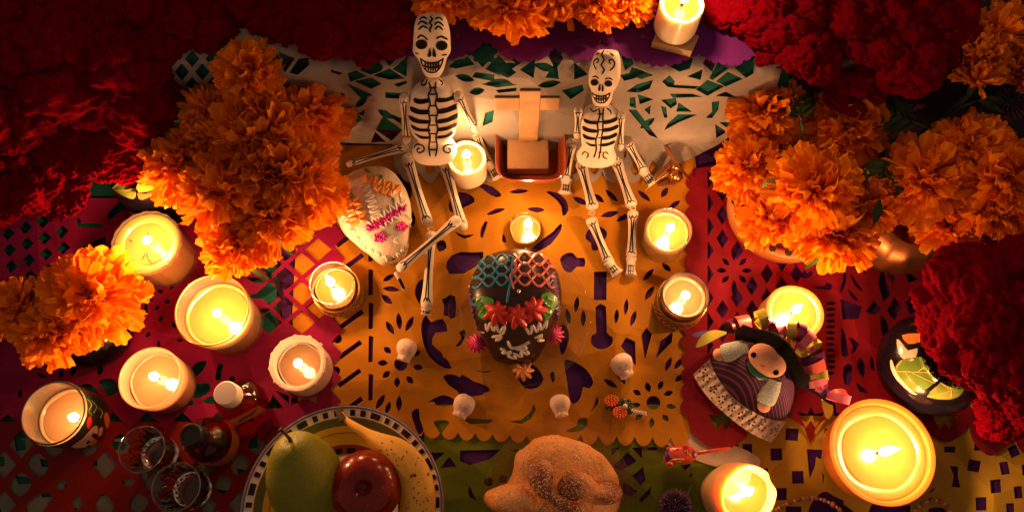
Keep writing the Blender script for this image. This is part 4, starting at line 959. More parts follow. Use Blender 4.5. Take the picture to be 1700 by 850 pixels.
skeleton('smaller toy skeleton with tall skull, sitting against the step, both legs out straight',
    [(1008, 86, 17, 16, .016), (1007, 97, 22, 24, .018), (1005, 112, 25, 27, .020), (1003, 128, 26, 27, .022), (1001, 142, 23, 25, .024), (1000, 152, 18, 22, .026), (999, 165, 16, 19, .028), (998, 173, 12, 15, .029)],
    [(999, 174, 10, 8, .026), (998, 179, 20, 12, .027), (998, 186, 29, 17, .028), (997, 200, 32, 22, .030), (995, 218, 31, 23, .031), (993, 234, 28, 21, .033), (992, 246, 27, 19, .035), (990, 258, 33, 21, .037), (990, 268, 28, 17, .039)],
    [('upper_arm', (960, 182, .075), (959, 226, .045), 7.5, 8), ('forearm', (950, 238, .034), (940, 298, .014), 7, 6), ('hand', (941, 297, .013), (938, 322, .011), 9, 10), ('upper_arm', (1031, 190, .075), (1030, 246, .035), 7.5, 7), ('forearm', (1043, 236, .036), (1069, 284, .016), 7.5, 7), ('hand', (1067, 282, .014), (1084, 306, .012), 8.5, 8),
     ('thigh', (964, 268, .022), (985, 348, .020), 9, 8.5), ('shin', (980, 362, .016), (1011, 436, .013), 8.5, 7.5), ('foot', (1009, 434, .012), (1026, 456, .011), 9, 10), ('thigh', (1022, 264, .022), (1050, 344, .020), 9, 8.5), ('shin', (1051, 350, .016), (1048, 428, .013), 8.5, 7.5), ('foot', (1048, 427, .012), (1047, 459, .011), 8, 9)],
    dict(base=(992, 268), lw=.0007,
     holes=[circ(987, 137, 6.5, 10, 5.5), circ(1010, 139, 6.5, 10, 5), [(995, 141), (997, 139), (997, 150), (993, 150)], [(1000, 140), (1002, 143), (1002, 151), (999, 151)]],
     face=teeth(998, 162, 15, 8, 6) + [[(1003, 84), (999, 92), (1003, 100), (998, 108), (1003, 116), (999, 124)], [(990, 105), (994, 102), (992, 98), (987, 101), (986, 108), (990, 116)], [(1014, 107), (1011, 103), (1014, 99), (1020, 103), (1019, 111), (1012, 118)], [(989, 92), (995, 89)], [(1012, 88), (1019, 93)], [(983, 129), (989, 127), (994, 131)], [(1004, 132), (1011, 130), (1017, 133)]],
     ribs=[[(970, 197), (980, 201), (992, 202), (992, 206), (980, 206), (971, 203)], [(968, 209), (979, 214), (991, 216), (991, 220), (979, 220), (969, 216)], [(968, 222), (978, 227), (989, 229), (989, 232), (978, 232), (970, 229)], [(972, 235), (980, 239), (988, 240), (988, 243), (979, 242)],
           [(1002, 201), (1013, 199), (1024, 194), (1024, 200), (1013, 205), (1002, 206)], [(1001, 214), (1013, 212), (1025, 207), (1025, 213), (1013, 218), (1001, 219)], [(1000, 227), (1012, 225), (1023, 220), (1023, 226), (1012, 231), (1000, 232)], [(999, 239), (1010, 237), (1020, 233), (1019, 238), (1009, 242), (999, 243)]],
     spine=[[(994, 180), (996, 192), (992, 206), (993, 220), (989, 234), (990, 248), (986, 262)], [(1002, 180), (1001, 192), (1001, 206), (1000, 220), (998, 234), (997, 248), (994, 264)]] + [[(992, y), (1001, y)] for y in (190, 203, 216, 229, 241, 253)] + [[(980, 180), (985, 186), (992, 182)], [(1007, 180), (1013, 184), (1015, 190)], [(966, 258), (970, 252), (977, 256), (974, 263)], [(1010, 256), (1004, 252), (1001, 260), (1008, 264)]],
     knots=[(963, 268, .030), (1022, 264, .030), (982, 354, .024), (1050, 346, .024), (956, 232, .044), (1033, 188, .08)]))

# ------------------------------------------------------------------ wooden cross in a square clay bowl
m_terra = pm('glazed terracotta', (.30, .055, .018), .22, .25, 30, .1, 120, coat=.6)
c = P(881, 246, TZ + .030); R = 59 * S(c); c.z = TZ
t = thing('square_bowl', 'square glazed terracotta bowl holding the wooden cross', 'bowl', c)
prof = [(0, 0), (.66, 0), (.74, .003), (.86, .014), (.97, .026), (1.0, .030), (.975, .0312), (.93, .029), (.84, .018), (.74, .0072), (.66, .005), (0, .005)]
mb = MB(); mb.loft([(c + Vector((0, 0, z)), Vector((max(r, .001) * R, 0, 0)), Vector((0, max(r, .001) * R * 1.03, 0))) for r, z in prof], 64, 4.5); mb.build('bowl', m_terra, t, world=True)
m_pine = pm('sanded pine', (.52,.31,.15), .55, .2, 30, .15, 90, col2=(.38,.2,.09), col2scale=26, thr=(.4,.62))
m_pine_top = pm('dark pine top', (.13,.065,.028), .7, .2, 60)  # darker brown for the top faces of post and arms
zb = TZ + .0055
bc = P(876.5, 249, zb + .014); hb = 34.5 * S(bc)
t = thing('wooden_cross', 'plain pine cross on a square pine base, standing in the square bowl', 'cross', (bc.x, bc.y, zb))
MB().box((bc.x, bc.y, zb + .007), (hb, hb, .007)).build('base', m_pine, t, world=True, smooth=False, bevel=.0012)
z0 = zb + .0142; f = P(877, 236, z0); s = S(f); hw = 15.5 * s; hdp = .0075
post_top = Q(877, 152, f.y).z
MB().box((f.x, f.y + hdp, (z0 + post_top) / 2), (hw, hdp, (post_top - z0) / 2)).build('post', m_pine, t, world=True, smooth=False, bevel=.0006)
MB().box((f.x, f.y + hdp, post_top + .0002), (hw * .96, hdp * .94, .0003)).build('end_grain', m_pine_top, t, world=True, smooth=False)
za, zc = Q(877, 184, f.y).z, Q(877, 164, f.y).z; xl, xr = Q(821, 174, f.y).x, Q(929, 174, f.y).x
for a, b in ((xl, f.x - hw), (f.x + hw, xr)):
    MB().box(((a + b) / 2, f.y + hdp, (za + zc) / 2), ((b - a) / 2 - .0001, hdp * .97, (zc - za) / 2)).build('arm', m_pine, t, world=True, smooth=False, bevel=.0006)
    MB().box(((a + b) / 2, f.y + hdp, zc + .0002), ((b - a) / 2 - .0006, hdp * .9, .0003)).build('arm_top_edge', m_pine_top, t, world=True, smooth=False)

# ------------------------------------------------------------------ sugar skull
def blob(cx, cy, prof, ang, zb, hgt, n=40, power=2.2):
    """lofted lump lying on the table: prof rows (t px along axis, half width px, height factor)"""
    a = math.radians(ang); ax = np.array((math.sin(a), math.cos(a)))   # pixel direction of the long axis, top -> chin
    secs = []
    for t_, hw, hf in prof:
        x, y = np.array((cx, cy)) + ax * t_; cc = P(x, y, zb + hgt * .45); s = S(cc)
        side = (P(x + ax[1], y - ax[0], zb + hgt * .45) - cc) / s; side.normalize()
        ctr = Vector((cc.x, cc.y, zb + hgt * hf * .5)); secs.append(tuple(ctr) + tuple(side * hw * s) + (0, 0, hgt * hf * .5))
    secs = [secs[0][:3] + tuple(np.array(secs[0][3:]) * .15)] + secs + [secs[-1][:3] + tuple(np.array(secs[-1][3:]) * .2)]
    secs = spline(secs, 4); mb = MB(); mb.loft([(q[:3], q[3:6], q[6:9]) for q in secs], n, power); return mb
m_sugar = pm('pressed sugar', (.80,.64,.48), .5, .12, 50, .6, 420, sss=.7, sscale=.005)
def icing(n, c): return pm(n, c, .4, .08, 90, .1, 200, sss=.3, sscale=.003, coat=.25)
i_white = icing('white icing', (.85, .76, .66)); i_orange = icing('orange icing', (.85, .33, .06)); i_green = icing('green icing', (.09, .35, .03)); i_blue = icing('blue icing', (.05, .3, .5)); i_pink = icing('pink icing', (.8, .2, .2))
i_purple = icing('purple icing', (.16, .09, .22)); i_red = icing('red icing', (.7, .03, .015)); i_mag = icing('magenta icing', (.75, .05, .25))
m_foil = pm('pink foil', (.75, .04, .35), .2, .5, 260, 1, 600, metal=.8)
root = thing('sugar_skull', 'white sugar skull with orange icing and pink foil eyes beside the larger skeleton', 'sugar skull', P(625, 352, TZ))
mb = blob(622, 352, [(-70, 22, .55), (-60, 40, .8), (-44, 53, .95), (-22, 60, 1), (0, 61, 1), (20, 57, .95), (38, 48, .86), (54, 38, .74), (68, 30, .62), (78, 20, .45)], 22, TZ, .05)
for i, v in enumerate(mb.v):
    p = Vector(v); mb.v[i] = tuple(p + noise.noise_vector(p * 90) * .0009)
sk = mb.build('skull', m_sugar, root, world=True); b = mb.bvh()
zig = lambda p, q, n, w: [tuple(np.array(p) + (np.array(q) - np.array(p)) * k / n + np.array((-(q[1] - p[1]), q[0] - p[0])) / math.dist(p, q) * w * (1 if k % 2 else -1)) for k in range(n + 1)]
stroke(b, [zig((604, 302), (626, 362), 14, 8)], 'icing_squiggle', i_white, sk, .0013, .0004)
stroke(b, [zig((612, 372), (668, 334), 12, 6), zig((632, 378), (674, 348), 8, 4)], 'icing_squiggle', i_white, sk, .0012, .0004)
stroke(b, [zig((574, 326), (592, 372), 7, 8), zig((590, 330), (604, 368), 6, 5)], 'icing_petals', i_orange, sk, .0030, .0004)
stroke(b, [zig((606, 296), (660, 316), 8, 7), zig((622, 310), (650, 322), 5, 5)], 'icing_petals', i_orange, sk, .0030, .0004)
stroke(b, [[(578, 318), (586, 328)], [(596, 340), (602, 352)], [(606, 282), (614, 287)], [(638, 304), (646, 318)], [(630, 292), (636, 296)], [(652, 328), (655, 334)]], 'icing_leaves', i_green, sk, .0018, .0004)
decal(b, rounded([(609, 372), (640, 358), (668, 338), (674, 348), (646, 370), (614, 384)], 3), 'foil_strip', m_foil, sk, .0009, 5)
stroke(b, [zig((612, 378), (672, 344), 16, 4)], 'foil_fringe', m_foil, sk, .0010, .0010)
for x, y, r_ in ((631, 394, 10), (666, 376, 9)):
    decal(b, [(x + r_ * (1 + .18 * math.cos(5 * a)) * math.cos(a), y + r_ * .85 * (1 + .18 * math.cos(5 * a + 1)) * math.sin(a)) for a in np.linspace(0, 2 * pi, 24)[:-1]], 'foil_eye', m_foil, sk, .0012, 4)
stroke(b, [zig((655, 428), (684, 404), 9, 4), [(660, 392), (654, 400), (660, 404)]], 'icing_teeth', i_white, sk, .0010, .0004)
for ln in (zig((566, 350), (600, 408), 10, 3), zig((604, 410), (650, 434), 8, 3), zig((664, 318), (684, 380), 8, 3)): stroke(b, [ln], 'icing_border', i_white, sk, .0014, .0002)

# ------------------------------------------------------------------ clear plates
g_plate = glass('clear plate glass', (.985, .985, .98), .03, 1.0)
def clear_plate(label, px, py, rp, z=TZ):
    c = P(px, py, z); R = rp * S(c); t = thing('glass_plate', label, 'plate', c)
    MB().lathe([(0, .0016), (R * .62, .0016), (R * .68, .0022), (R * .92, .0085), (R, .0105), (R * 1.008, .0098), (R * .93, .0068), (R * .7, .0006), (R * .62, .0), (0, .0)], 96).build('plate', g_plate, t)
    MB().tube([(R * 1.004 * math.cos(a), R * 1.004 * math.sin(a), .0103) for a in np.linspace(0, 2 * pi, 97)], .0006, 6, caps=False).build('rim', g_plate, t)
clear_plate('clear glass plate under the chocolate skull', 862, 528, 116)
clear_plate('clear glass plate under the sugared bread', 928, 826, 122)

# ------------------------------------------------------------------ chocolate skull
m_choc = pm('dark chocolate', (.03,.009,.004), .34, .15, 20, .08, 80, coat=.12)
zp = TZ + .003
root = thing('chocolate_skull', 'dark chocolate skull with icing net and red rosettes on the clear plate', 'chocolate skull', P(856, 505, zp))
mb = blob(856, 505, [(-90, 22, .46), (-82, 40, .68), (-68, 57, .86), (-46, 70, .97), (-18, 76, 1), (8, 74, .98), (32, 66, .88), (52, 57, .74), (70, 47, .56), (88, 32, .38)], 0, zp, .062, 56, 2.15)
sk = mb.build('skull', m_choc, root, world=True); b = mb.bvh()
cvt = lambda pts: [(740 + x / 2.657, 330 + y / 2.657) for x, y in pts]
def net(x0, x1, ys, per, amp, ph):
    o = []
    for y0 in ys:
        for sg in (1, -1): o.append([(x, y0 + sg * amp * math.sin(2 * pi * (x - x0) / per + ph) + .0012 * (x - 856) ** 2) for x in np.linspace(x0, x1, 26)])
    return o
stroke(b, net(785, 846, (432, 448, 464), 42, 9.5, .6) + [cvt([(275, 255), (298, 262), (290, 300), (292, 340), (280, 400), (270, 460)]), cvt([(120, 445), (140, 435), (145, 460), (125, 470), (118, 450)])], 'icing_net', i_blue, sk, .0012, .0004, smooth=2)
stroke(b, net(852, 922, (430, 447, 464), 46, 10, 2.2) + [cvt([(305, 265), (310, 305), (285, 340), (300, 400)])], 'icing_net', i_pink, sk, .0012, .0004, smooth=2)
for ln in (zig((470, 325), (500, 540), 20, 13), zig((100, 375), (125, 540), 14, 10) + [(140, 580), (175, 590)]): stroke(b, [cvt(ln)], 'icing_border', i_purple, sk, .0013, .0004)
stroke(b, [cvt([(178, 548), (185, 580), (200, 545), (212, 582), (225, 550), (235, 585), (262, 560), (250, 595), (240, 580)]), cvt([(205, 608), (250, 602), (220, 622), (245, 615)]), cvt([(350, 565), (372, 595), (380, 555), (400, 585), (410, 545), (420, 575), (442, 535), (440, 570)]), cvt([(390, 612), (425, 600), (405, 622), (432, 622)]), cvt([(240, 658), (262, 668), (250, 680), (290, 672), (275, 690), (310, 700), (300, 680), (335, 695), (330, 672), (365, 685), (355, 668)]), cvt([(272, 625), (290, 655), (330, 650), (370, 628), (345, 645), (355, 660), (310, 662)])], 'icing_squiggle', i_white, sk, .0015, .0005)
def rosette(par, bv, x, y, rp, mat, lobes=8, hgt=.6, name='icing_rosette', at=None):
    c = at or hit(bv, x, y, 0); s = S(c) * rp; up = (CAM - c).normalized(); up = (up + Vector((0, 0, .4))).normalized(); u = up.orthogonal().normalized(); w = up.cross(u); mb = MB(); rows = []
    for i in range(9):
        q = i / 8; rr = (1 - q) ** .8 * (1 + .0); z = hgt * (1 - (1 - q) ** 1.6); row = []
        for k in range(64):
            a = 2 * pi * k / 64; r = s * rr * (1 + .22 * math.cos(lobes * (a + .5 * q))) + 1e-5; row.append(c + (u * math.cos(a) + w * math.sin(a)) * r + up * (z * s - .0005))
        rows.append(row)
    mb.grid(rows, close_v=True); return mb.build(name, mat, par, world=True)
for x, y in ((230, 500), (318, 512), (385, 485)): p = cvt([(x, y)])[0]; rosette(sk, b, p[0], p[1], 21, i_red, 7)
for pts in ([(140, 440), (170, 430), (215, 445), (205, 480), (190, 500), (180, 530), (150, 510), (160, 480)], [(415, 430), (450, 415), (485, 440), (475, 480), (440, 530), (420, 490), (435, 465)]): decal(b, rounded(cvt(pts), 3), 'icing_leaf', i_green, sk, .0022, 4)
stroke(b, [cvt(zig((150, 445), (178, 520), 7, 12)), cvt(zig((452, 425), (440, 520), 7, 13))], 'icing_leaf_ridge', i_green, sk, .0014, .0018)
for x, y in ((137, 637), (478, 598)): p = cvt([(x, y)])[0]; rosette(root, b, p[0], p[1], 15, i_mag, 12, .8, at=P(p[0], p[1], zp + .012))
p = cvt([(343, 757)])[0]; rosette(root, b, p[0], p[1], 15, i_orange, 8, .6, at=P(p[0], p[1], zp + .003))
pp = hit(b, 861, 484, .0008); MB().ball(pp, .0021, 12, 8).build('silver_pearl', pm('silver pearl', (.8, .78, .75), .15, metal=.9), sk, world=True)

# ------------------------------------------------------------------ four small sugar skulls
def mini(label, cx, cy, ang, s=1):
    t = thing('mini_sugar_skull', label, 'sugar skull', P(cx, cy, TZ), group='plain mini sugar skulls')
    mb = blob(cx, cy, [(-17 * s, 7 * s, .6), (-12 * s, 14 * s, .9), (-3 * s, 17 * s, 1), (6 * s, 15 * s, .9), (13 * s, 11 * s, .7), (19 * s, 10.5 * s, .6)], ang, TZ, .017 * s, 24, 2.3)
    for i, v in enumerate(mb.v): p = Vector(v); mb.v[i] = tuple(p + noise.noise_vector(p * 160) * .0006)
    o = mb.build('skull', pm('peach sugar', (.78,.58,.45), .6, .1, 60, .5, 420, sss=.4, sscale=.004), t, world=True); b = mb.bvh(); a = math.radians(ang); ax = np.array((math.sin(a), math.cos(a))); n = np.array((ax[1], -ax[0]))
    for sg in (-1, 1):
        q = np.array((cx, cy)) + ax * 3 + n * 6 * sg; decal(b, circ(q[0], q[1], 2.6, 8), 'eye_shade_disc', pm('sugar eye shade', (.6, .42, .3), .7), o, .0002, 3)  # flat darker discs: shade of the eye sockets put into the colour
    p = hit(b, *(np.array((cx, cy)) + ax * 14), .0); MB().ball(p, (.0035, .0035, .002), 10, 6).build('teeth_ridge', MATS['peach sugar'], o, world=True)
mini('plain mini sugar skull under the larger skeleton foot, on a cut flower', 675, 580, -20)
mini('plain mini sugar skull between fruit plate and bread', 770, 673, -25, 1.08)
mini('plain mini sugar skull beside the spearhead cutouts, nearest the doll', 1033, 606, 28, 1.1)
mini('plain mini sugar skull just above the sugared bread', 930, 672, 10)

# ------------------------------------------------------------------ cloth doll with ribbons
D5 = lambda pts: [(1120 + x / 2.833, 460 + y / 2.833) for x, y in pts]
m_skin = pm('peach felt', (.52,.26,.16), .85, .08, 60, .25, 500, sheen=.2)
m_hair = pm('black yarn', (.006, .004, .005), .9, .2, 200, .8, 900, spec=.05)
m_sleeve = pm('speckled cotton', (.36, .40, .38), .85, .12, 100, .3, 700, col2=(.22, .28, .28), col2scale=700)
m_lace2 = pm('cream lace', (.78, .60, .48), .8, .08, 90, .3, 500, trans=.2)
m_collar = pm('green satin', (.01, .09, .05), .4)
def stripes(name):
    if name in MATS: return MATS[name]
    m = pm(name, (.02, .008, .02), .85, .2, 80, .3, 900); N = m.node_tree.nodes; L = m.node_tree.links; b = N['Principled BSDF']
    tc = N.new('ShaderNodeTexCoord'); mp = N.new('ShaderNodeMapping'); mp.inputs['Rotation'].default_value = (0, 0, math.radians(-40)); L.new(tc.outputs['Object'], mp.inputs[0])
    w = N.new('ShaderNodeTexWave'); w.inputs['Scale'].default_value = 150; w.inputs['Distortion'].default_value = .6; L.new(mp.outputs[0], w.inputs[0])
    r = N.new('ShaderNodeValToRGB'); e = r.color_ramp.elements; e[0].color = (.012, .006, .016, 1); e[0].position = .72; e[1].position = .92; e[1].color = (.3, .012, .05, 1)
    x = r.color_ramp.elements.new(.97); x.color = (.10, .03, .25, 1); L.new(w.outputs['Fac'], r.inputs[0]); L.new(r.outputs[0], b.inputs['Base Color']); return m
neck = P(1262, 606, .062); hem = [D5([q])[0] for q in ((88, 455), (110, 500), (165, 575), (235, 640), (310, 700), (380, 745), (455, 778))]
hem2 = [D5([q])[0] for q in ((165, 385), (190, 450), (240, 525), (300, 585), (370, 630), (440, 665), (525, 680))]
back = [D5([q])[0] for q in ((555, 620), (570, 520), (540, 430), (420, 330), (300, 300), (220, 320), (190, 350))]
root = thing('cloth_doll', 'cloth doll in striped skirt with lace hem and ribbon crown, sitting on the crimson paper', 'doll', P(1250, 640, TZ))
rows = []
ringb = [P(x, y, TZ + .006) for x, y in hem2] + [P(x, y, TZ + .012) for x, y in back]
ringt = [neck + Vector((math.cos(a) * .013, math.sin(a) * .013, 0)) for a in np.linspace(math.radians(170), math.radians(170 + 345), len(ringb))]
for i in range(8):
    q = i / 7; rows.append([ringt[k].lerp(ringb[k], q) + Vector((0, 0, .010 * math.sin(pi * q))) + Vector((0, 0, .0022 * math.sin(k * 2.4) * q)) for k in range(len(ringb))])
mb = MB(); mb.grid(rows, close_v=True); sk = mb.build('skirt', stripes('striped cotton'), root, world=True, sub=2)
# lace band: sheet with eyelets
lo = spline([tuple(p) for p in hem], 6); hi = spline([tuple(p) for p in hem2], 6)
poly = lo + hi[::-1]; eye = []
for i in range(2, len(lo) - 2, 4):
    a, b = np.array(lo[i]), np.array(hi[i]); cx, cy = a * .52 + b * .48
    for k in range(5): eye.append(circ(cx + 5.2 * math.cos(k * 1.257), cy + 5.2 * math.sin(k * 1.257), 1.9, 7))
    m_ = a * .18 + b * .82; eye.append(circ(m_[0], m_[1], 1.6, 6)); m_ = a * .14 + b * .86 + (np.array(lo[i + 1]) - a) * 1.9; eye.append(circ(m_[0], m_[1], 1.4, 6)); m_ = a * .86 + b * .14 + (np.array(lo[i + 1]) - a) * 1.9; eye.append(circ(m_[0], m_[1], 1.6, 6))
def lz(x, y):
    p = P(x, y, TZ + .004); return P(x, y, TZ + .0045 + .0012 * math.sin(x * .3 + y * .4))
sheet(poly, eye, lz, 6).build('lace_hem', m_lace2, root, world=True, normals=False)
# head
hc = P(1274, 598, .070); s = S(hc); ez = (Vector((-.30, -.38, .62))).normalized()       # face looks up and towards the hem
ex = (P(*D5([(490, 465)])[0], .072) - P(*D5([(355, 358)])[0], .072)).normalized(); ex = (ex - ez * ex.dot(ez)).normalized(); ey = ez.cross(ex)
HR = Matrix((ex, ey, ez)).transposed()
mb = MB(); mb.ball(hc, (33 * s, 25 * s, 22 * s), 28, 18, HR); hd = mb.build('head', m_skin, root, world=True); bh = mb.bvh()
for q in ((372, 366), (476, 448)): p = hit(bh, *D5([q])[0], .0); MB().ball(p, (.0026, .0026, .002), 12, 8, HR).build('eye', m_ink, hd, world=True)
decal(bh, D5([(402, 412), (428, 420), (416, 434)]), 'nose', pm('nose red', (.6, .08, .04), .7), hd, .0004, 3)
mb = MB()
hair = [D5([q])[0] for q in ((300, 262), (350, 280), (410, 290), (455, 305), (500, 340), (530, 385), (560, 440), (580, 485), (600, 500))]
for k in range(5):
    off = k * 4.0 - 3
    mb.tube([P(x + off * .55, y - off * .6, .080 - abs(i / 4 - 4) * .005) for i, (x, y) in enumerate(spline(hair, 4))], .0036, 8)
mb.build('hair', m_hair, root, world=True)
hb_ = P(1285, 585, .066); MB().ball(hb_, (36 * s, 28 * s, 24 * s), 26, 16, HR).build('hair_cap', m_hair, root, world=True)
# arms
for a, b, hnd in (((350, 330), (225, 360), (218, 362)), ((470, 480), (425, 590), (418, 612))):
    pa, pb, ph = P(*D5([a])[0], .060), P(*D5([b])[0], .048), P(*D5([hnd])[0], .047); s_ = S(pa)
    MB().tube([pa, pa.lerp(pb, .4), pa.lerp(pb, .85), pb], [12 * s_, 15.5 * s_, 16 * s_, 14 * s_], 14, flat=.7).build('sleeve', m_sleeve, root, world=True)
    d = (ph - pb).normalized(); MB().ball(pb + d * 6 * s_, (11 * s_, 11 * s_, 8 * s_), 14, 10).build('hand', m_skin, root, world=True)
MB().tube([P(*D5([q])[0], .066) for q in ((350, 395), (375, 432), (405, 458), (440, 468))], [.003, .005, .005, .003], 8, flat=.6).build('collar', m_collar, root, world=True)
# ribbon crown: every loop a part
rc = {'r': pm('coral ribbon', (.72, .10, .09), .35, .1, 60, spec=.6), 'y': pm('lime ribbon', (.55, .5, .06), .35, .1, 60, spec=.6), 'p': pm('plum ribbon', (.11, .012, .09), .35, .1, 60), 'k': pm('rose ribbon', (.6, .12, .2), .35, .1, 60), 'v': pm('violet ribbon', (.06, .03, .25), .35, .1, 60)}
def loop(c, ang, l, w, mat, z, name='ribbon_loop'):
    """a band of ribbon bent into a loop that stands out along ang (pixel degrees, up is 90)"""
    x, y = D5([c])[0]; o = P(x, y, z); s_ = S(o); a = math.radians(ang); d = Vector((math.cos(a), math.sin(a), .45)).normalized(); u = (Vector((0, 0, 1)).cross(d) + Vector((0, 0, .5 * math.sin(ang * 3)))).normalized(); n = d.cross(u)
    rows = []
    for i in range(17):
        q = i / 16; th = 2 * pi * q
        px_ = (1 - math.cos(th)) / 2 * l * s_ * 1.15; pz_ = math.sin(th) * l * s_ * (.36 + .1 * math.sin(ang))
        rows.append([o + d * px_ + n * pz_ + u * (v * .85 * w * s_ * (.75 + .25 * math.sin(pi * q))) for v in (-.5, -.2, .2, .5)])
    MB().grid(rows).build(name, rc[mat], root, world=True, normals=False)
for i, (c_, ang, l, w, k) in enumerate((((330, 265), 105, 27, 34, 'r'), ((285, 262), 120, 22, 20, 'p'), ((425, 245), 110, 30, 20, 'y'), ((440, 275), 80, 26, 20, 'p'), ((490, 295), 95, 25, 24, 'k'), ((545, 295), 85, 28, 17, 'y'), ((570, 300), 70, 27, 18, 'p'), ((575, 340), 45, 33, 18, 'k'), ((580, 365), 35, 36, 19, 'y'), ((590, 400), 15, 36, 18, 'p'), ((585, 440), 15, 38, 22, 'r'), ((590, 470), 0, 38, 19, 'y'), ((620, 505), 15, 30, 16, 'k'), ((670, 540), 50, 18, 14, 'k'), ((715, 555), -20, 32, 17, 'k'), ((560, 320), 60, 20, 14, 'y'))):
    loop(c_, ang, l, w, k, .062 - .0022 * abs(i - 6))
    loop((c_[0] + 10, c_[1] + 8), ang + 28 * (-1) ** i, l * .8, w * .8, 'ykrypkyv'[(i * 3) % 8], .056 - .0022 * abs(i - 6))
def tail(pts, w, mat, z):
    c_ = [P(*q, zz) for q, zz in zip(D5(pts), z)]; rows = []
    for i, p in enumerate(c_):
        d = (c_[min(i + 1, len(c_) - 1)] - c_[max(i - 1, 0)]).normalized(); u = Vector((0, 0, 1)).cross(d).normalized(); ww = w[i] * S(p); rows.append([p + u * ww * v for v in (-.5, 0, .5)])
    MB().grid(rows).build('ribbon_tail', rc[mat], root, world=True, normals=False, sub=1)
tail([(245, 262), (190, 265), (140, 290), (102, 330)], [4, 17, 20, 3], 'y', [.04, .036, .03, .024]); tail([(245, 258), (170, 262), (120, 270), (80, 272)], [4, 10, 11, 4], 'v', [.038, .026, .022, .02])
tail([(695, 555), (715, 590), (728, 630), (720, 665)], [5, 20, 18, 8], 'y', [.03, .028, .022, .018])
MB().tube([P(*q, z_) for q, z_ in zip(D5([(590, 490), (640, 520), (690, 550), (745, 600), (760, 650)]), (.055, .045, .034, .022, .014))], [.004, .0035, .003, .002, .001], 8).build('braid', m_hair, root, world=True)

# ------------------------------------------------------------------ fruit plate
pc = P(568, 842, TZ + .016); PR = 169 * S(pc); pc.z = TZ
root = thing('fruit_plate', 'hand painted plate with black and white chequered rim, holding fruit', 'plate', pc)
m_glz = lambda n, c: pm(n, c, .3, .08, 40, coat=.12, spec=.25)
gw, gb, go_, gy, gr, gk = m_glz('cream glaze', (.8, .7, .55)), m_glz('black glaze', (.006, .005, .006)), m_glz('olive glaze', (.10, .10, .02)), m_glz('yellow glaze', (.6, .36, .02)), m_glz('brick glaze', (.22, .03, .015)), m_glz('blue glaze', (.12, .12, .25))
def pz_(r):                                             # plate surface height at radius fraction
    return .004 + (.0 if r < .5 else (.012 * ((r - .5) / .5) ** 1.2))
MB().lathe([(0, 0), (PR * .5, 0), (PR * .7, .003), (PR * .99, .0135), (PR, .0155), (PR * .99, .0162)] + [(PR * r, pz_(r) - .0004) for r in np.linspace(.98, .02, 24)] + [(0, .0036)], 120).build('dish', gw, root)
for nm, r0, r1, mt in (('rim_edge', .968, 1.0, gk), ('olive_ring', .80, .882, go_), ('yellow_ring', .62, .80, gy), ('brown_line', .73, .735, gb), ('brick_ring', .53, .62, gr), ('centre_ring', .30, .46, gr)):
    MB().lathe([(PR * r, pz_(r) + (.0003 if nm != 'brown_line' else .0006)) for r in np.linspace(r0, r1, 8)], 120).build(nm, mt, root)
r = random.Random(8)
a = 0.0
while a < 2 * pi - .05:
    for wd in (r.uniform(.10, .125), r.uniform(.05, .06), r.uniform(.05, .06)):
        if a + wd > 2 * pi: a = 7.0; break
        rows = [[(PR * rr * math.cos(a + wd * u), PR * rr * math.sin(a + wd * u), pz_(rr) + .0004) for u in np.linspace(0, 1, 6)] for rr in np.linspace(.898, .955, 4)]
        MB().grid(rows).build('rim_mark', gb, root, normals=False); a += wd + r.uniform(.055, .075)
for k in range(26):
    a = 2 * pi * k / 26; rows = [[(PR * rr * math.cos(a + .15 * u), PR * rr * math.sin(a + .15 * u), pz_(rr) + .0006) for u in np.linspace(0, 1, 4)] for rr in np.linspace(.535, .585, 3)]
    MB().grid(rows).build('inner_mark', gb, root, normals=False)
# pear
m_pear = pm('green pear skin', (.19,.22,.012), .5, .2, 25, .2, 420, col2=(.30,.19,.02), col2scale=14, thr=(.5, .7), coat=0, speck=((.16, .09, .015), 900, .60, .66), spec=.3)
zf = TZ + .006
pt, pb = P(484, 736, zf + .062), P(508, 796, zf + .032)
root = thing('pear', 'green pear tinged yellow, stalk up, on the fruit plate', 'pear', P(510, 795, zf)); ax = (pt - pb).normalized(); L = (pt - pb).length; s = S(pb)
prof = [(-.040, .0), (-.039, .010), (-.035, .020), (-.026, .028), (-.013, .0325), (0, .033), (.012, .031), (.022, .027), (.031, .022), (.038, .0175), (.043, .012), (.0445, .006), (.043, .001)]
u = ax.orthogonal().normalized(); w = ax.cross(u); k_ = 1.0
rows = [[pb + ax * t_ + (u * math.cos(q) + w * math.sin(q)) * max(r_, .0002) * (1 + .03 * math.sin(2 * q) + .015 * math.sin(3 * q + 30 * t_)) for q in np.linspace(0, 2 * pi, 41)[:-1]] for t_, r_ in prof]
MB().grid(rows, close_v=True).build('fruit', m_pear, root, world=True, sub=1)
tp = pb + ax * .043; MB().tube([tp - ax * .003, tp + ax * .003, tp + ax * .008 + Vector((-.002, 0, 0)), tp + ax * .012 + Vector((-.005, .001, 0))], [.0022, .0014, .0013, .0018], 8).build('stalk', pm('fruit stalk', (.05, .025, .012), .8), root, world=True)
